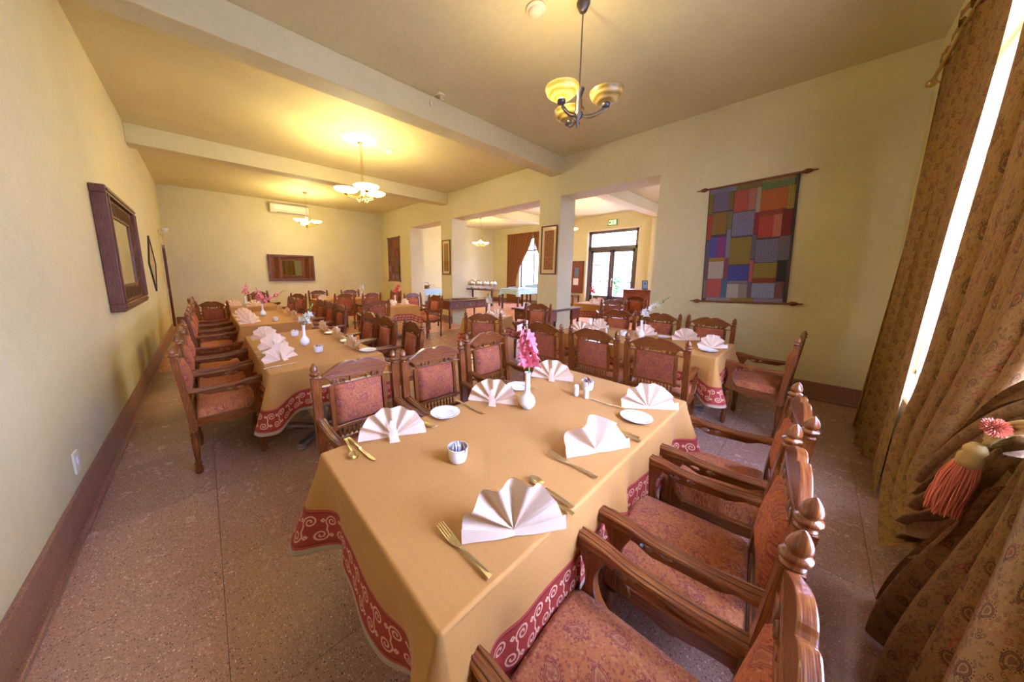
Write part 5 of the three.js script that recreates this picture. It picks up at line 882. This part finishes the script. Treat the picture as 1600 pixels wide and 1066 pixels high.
// stacks of white plates and cups on the console
for (const [x, z, n, l] of [[5.12, -4.25, 9, 'tall stack of white plates on the dark console by the pillar'], [5.15, -4.06, 4, 'low stack of white plates on the dark console by the pillar']]) for (let k = 0; k < n; k++) plate(x, z, 'white plate, ' + ['topmost', 'second from the top', 'third from the top', 'fourth from the top', 'fifth from the top', 'sixth from the top', 'seventh from the top', 'eighth from the top', 'lowest'][n - 1 - k] + ' in the ' + l.slice(0, l.indexOf(' of')) + ' on the dark console', l, 0.751 + k * 0.0125);
for (const [x, z, l] of [[5.22, -3.9, 'left'], [5.24, -3.78, 'right']]) { const t = thing('cup', l + ' white cup at the near end of the dark console by the pillar', 'cup', [x, 0.751, z]); part('cup_body', cupGeo, M.china, t); part('handle', tube([[0.038, 0.045, 0], [0.058, 0.042, 0], [0.056, 0.02, 0], [0.037, 0.014, 0]], 0.003, 12, 6), M.china, t); }

// ---------------------------------------------------------------- the next room
function buffet(label, x0, x1, z0, z1, H, drop, mat, legs = true) {
  const t = thing('buffet_table', label, 'table', [(x0 + x1) / 2, 0, (z0 + z1) / 2]), w = x1 - x0, d = z1 - z0;
  part('table_top', box(w, 0.04, d, 0, H - 0.025, 0, 0.006), M.woodDark, t);
  if (legs) for (const sx of [-1, 1]) for (const sz of [-1, 1]) part('leg', box(0.07, H - 0.05, 0.07, sx * (w / 2 - 0.06), (H - 0.05) / 2, sz * (d / 2 - 0.06), 0.006), M.woodDark, t);
  if (drop) { const c = clothParts(w + 0.03, d + 0.03, [1, 1, 1, 1], drop, x0, 0.5), k = thing('tablecloth', 'pale blue cloth over the ' + label.replace(/^\w+ /, ''), 'tablecloth', [(x0 + x1) / 2, H - TOP, (z0 + z1) / 2]); part('cloth', [c.cloth, c.border, c.hem], mat, k); }
  return t;
}
buffet('long buffet table with the chafing dishes at the back of the next room', 9.5, 10.12, -12.0, -9.95, 0.74, 0, null);
buffet('dark wooden buffet table by the curtained window', 9.25, 10.66, -9.15, -8.15, 0.86, 0.2, M.blueCloth);
buffet('taller serving table under the curtained window', 10.92, 11.3, -9.2, -7.95, 0.98, 0.2, M.blueCloth);
buffet('cloth covered sideboard in the third opening', 6.5, 7.6, -11.75, -11.15, 0.80, 0.24, M.blueCloth);
const dishLid = lathe([[0.205, 0], [0.2, 0.03], [0.17, 0.09], [0.11, 0.135], [0.04, 0.15], [0, 0.152]], 28), dishBody = lathe([[0, -0.1], [0.17, -0.1], [0.2, -0.06], [0.21, 0], [0.215, 0.004], [0.19, 0]], 28);
let dishP;
for (let k = 0; k < 4; k++) {
  const pos = [9.8, 0.74, -11.72 + k * 0.5], label = ['leftmost', 'second from the left', 'third from the left', 'rightmost'][k] + ' of four round silver chafing dishes in the next room';
  if (dishP) { copyOf(dishP, pos, 0, label); continue; }
  const t = (dishP = thing('chafing_dish', label, 'chafing dish', pos, 0, 'chafing dishes on the buffet'));
  const sc = [0.92, 1.05, 0.92];
  part('lid', dishLid.clone().scale(...sc).translate(0, 0.26, 0), M.steel, t); part('pan', dishBody.clone().scale(...sc).translate(0, 0.26, 0), M.steel, t);
  part('stand', [0, 1, 2, 3].map((i) => { const a = PI / 4 + i * PI / 2; return tube([[0.18 * Math.cos(a), 0.25, 0.18 * Math.sin(a)], [0.19 * Math.cos(a), 0.1, 0.19 * Math.sin(a)], [0.185 * Math.cos(a), 0.008, 0.185 * Math.sin(a)]], 0.008, 6, 6); }).concat([new THREE.TorusGeometry(0.187, 0.006, 6, 24).rotateX(PI / 2).translate(0, 0.06, 0)]), M.steel, t);
  part('burner', lathe([[0, 0], [0.04, 0], [0.04, 0.05], [0, 0.055]], 14).translate(0, 0.005, 0), M.darkMetal, t);
  part('lid_handle', tube([[-0.05, 0.412, 0], [-0.04, 0.45, 0], [0.04, 0.45, 0], [0.05, 0.412, 0]], 0.007, 12, 6), M.brass, t);
}
// trays on the buffet tables, basket and jars on the sideboard
for (const [x, z, y, l] of [[9.7, -8.65, 0.868, 'steel tray on the dark buffet table by the curtained window'], [11.2, -8.55, 0.988, 'steel tray on the taller serving table under the curtained window']]) { const t = thing('tray', l, 'tray', [x, y, z]); part('tray_base', box(0.45, 0.015, 0.6, 0, 0.0085, 0, 0.006), M.steel, t); part('rim', [box(0.45, 0.03, 0.015, 0, 0.03, 0.29, 0.004), box(0.45, 0.03, 0.015, 0, 0.03, -0.29, 0.004), box(0.015, 0.03, 0.6, 0.22, 0.03, 0, 0.004), box(0.015, 0.03, 0.6, -0.22, 0.03, 0, 0.004)], M.steel, t); }
{ const t = thing('basket', 'brown basket on the cloth covered sideboard', 'basket', [7.0, 0.808, -11.45]); const b = []; for (let k = 0; k < 7; k++) b.push(new THREE.TorusGeometry(0.12 + 0.008 * k, 0.011, 6, 26).rotateX(PI / 2).translate(0, 0.012 + k * 0.02, 0)); b.push(lathe([[0, 0.004], [0.12, 0.004], [0.12, 0.01], [0, 0.01]], 20)); part('weave', b, M.wood, t); part('handle', tube([[-0.16, 0.13, 0], [-0.1, 0.26, 0], [0.1, 0.26, 0], [0.16, 0.13, 0]], 0.01, 16, 6), M.wood, t); }
for (const [x, l] of [[7.25, 'left'], [7.42, 'right']]) { const t = thing('jar', l + ' clear jar beside the basket on the sideboard', 'jar', [x, 0.808, -11.45]); part('glass', lathe([[0, 0.002], [0.06, 0.002], [0.06, 0.13], [0.045, 0.15], [0.042, 0.15], [0.055, 0.125], [0.055, 0.008], [0, 0.008]], 20), M.glass, t); part('lid', lathe([[0.05, 0.15], [0.05, 0.17], [0.02, 0.19], [0, 0.2]], 18), M.steel, t); }
// reception desk with a tablet stand
{
  const t = thing('reception_desk', 'brown wooden reception desk beside the glazed door', 'desk', [10.6, 0, -3.98]);
  part('carcass', box(0.6, 0.97, 0.86, 0, 0.485, 0, 0.008), M.redWood, t); part('counter_top', box(0.68, 0.035, 0.94, 0, 0.988, 0, 0.008), M.redWood, t);
  for (const z of [-0.22, 0.2]) part('panel', box(0.014, 0.72, 0.34, -0.302, 0.5, z, 0.004), M.redWood, t);
  part('plinth', box(0.62, 0.08, 0.88, -0.005, 0.04, 0, 0.006), M.woodDark, t);
  const m = thing('display_stand', 'dark framed display stand on the reception desk', 'display stand', [10.5, 1.006, -3.8], -PI / 2 + 0.5);
  part('panel', box(0.17, 0.3, 0.02, 0, 0.16, 0, 0.004).rotateX(-0.3), M.black, m); part('card', box(0.13, 0.25, 0.004, 0, 0.16, 0.012, 0.001).rotateX(-0.3), std({ color: rgb(0.15, 0.22, 0.25), roughness: 0.3 }), m); part('prop', box(0.03, 0.2, 0.012, 0, 0.1, -0.1, 0.003).rotateX(0.35), M.black, m); part('foot', box(0.14, 0.014, 0.14, 0, 0.007, -0.03, 0.003), M.black, m);
}
// notice board on the far wall and the small side table beneath it
{
  const t = thing('notice_board', 'brown notice board with a picture and a white sheet beside the glazed door', 'notice board', [XF - 0.002, 1.36, -6.93], -PI / 2);
  part('board', box(0.56, 1.3, 0.03, 0, 0, 0.016, 0.004), M.redWood, t); part('frame', [box(0.6, 0.05, 0.045, 0, 0.64, 0.022, 0.005), box(0.6, 0.05, 0.045, 0, -0.64, 0.022, 0.005), box(0.05, 1.24, 0.045, -0.275, 0, 0.022, 0.005), box(0.05, 1.24, 0.045, 0.275, 0, 0.022, 0.005)], M.woodDark, t);
  part('picture', box(0.2, 0.4, 0.004, -0.02, 0.2, 0.034), std({ color: rgb(0.18, 0.22, 0.36), map: T.stitch[3], roughness: 0.5 }), t); part('sheet_of_paper', box(0.24, 0.28, 0.003, -0.04, -0.19, 0.034), M.paper, t);
  const s = thing('side_table', 'small dark side table below the notice board', 'side table', [11.28, 0, -6.98]);
  part('table_top', box(0.5, 0.035, 0.5, 0, 0.6, 0, 0.006), M.woodDark, s); for (const a of [-1, 1]) for (const b of [-1, 1]) part('leg', box(0.05, 0.58, 0.05, a * 0.21, 0.29, b * 0.21, 0.004), M.woodDark, s);
}
// sky stays as set at the top
scene.traverse((o) => { if (o.isMesh) { o.castShadow = true; o.receiveShadow = true; } });
renderer.render(scene, camera);
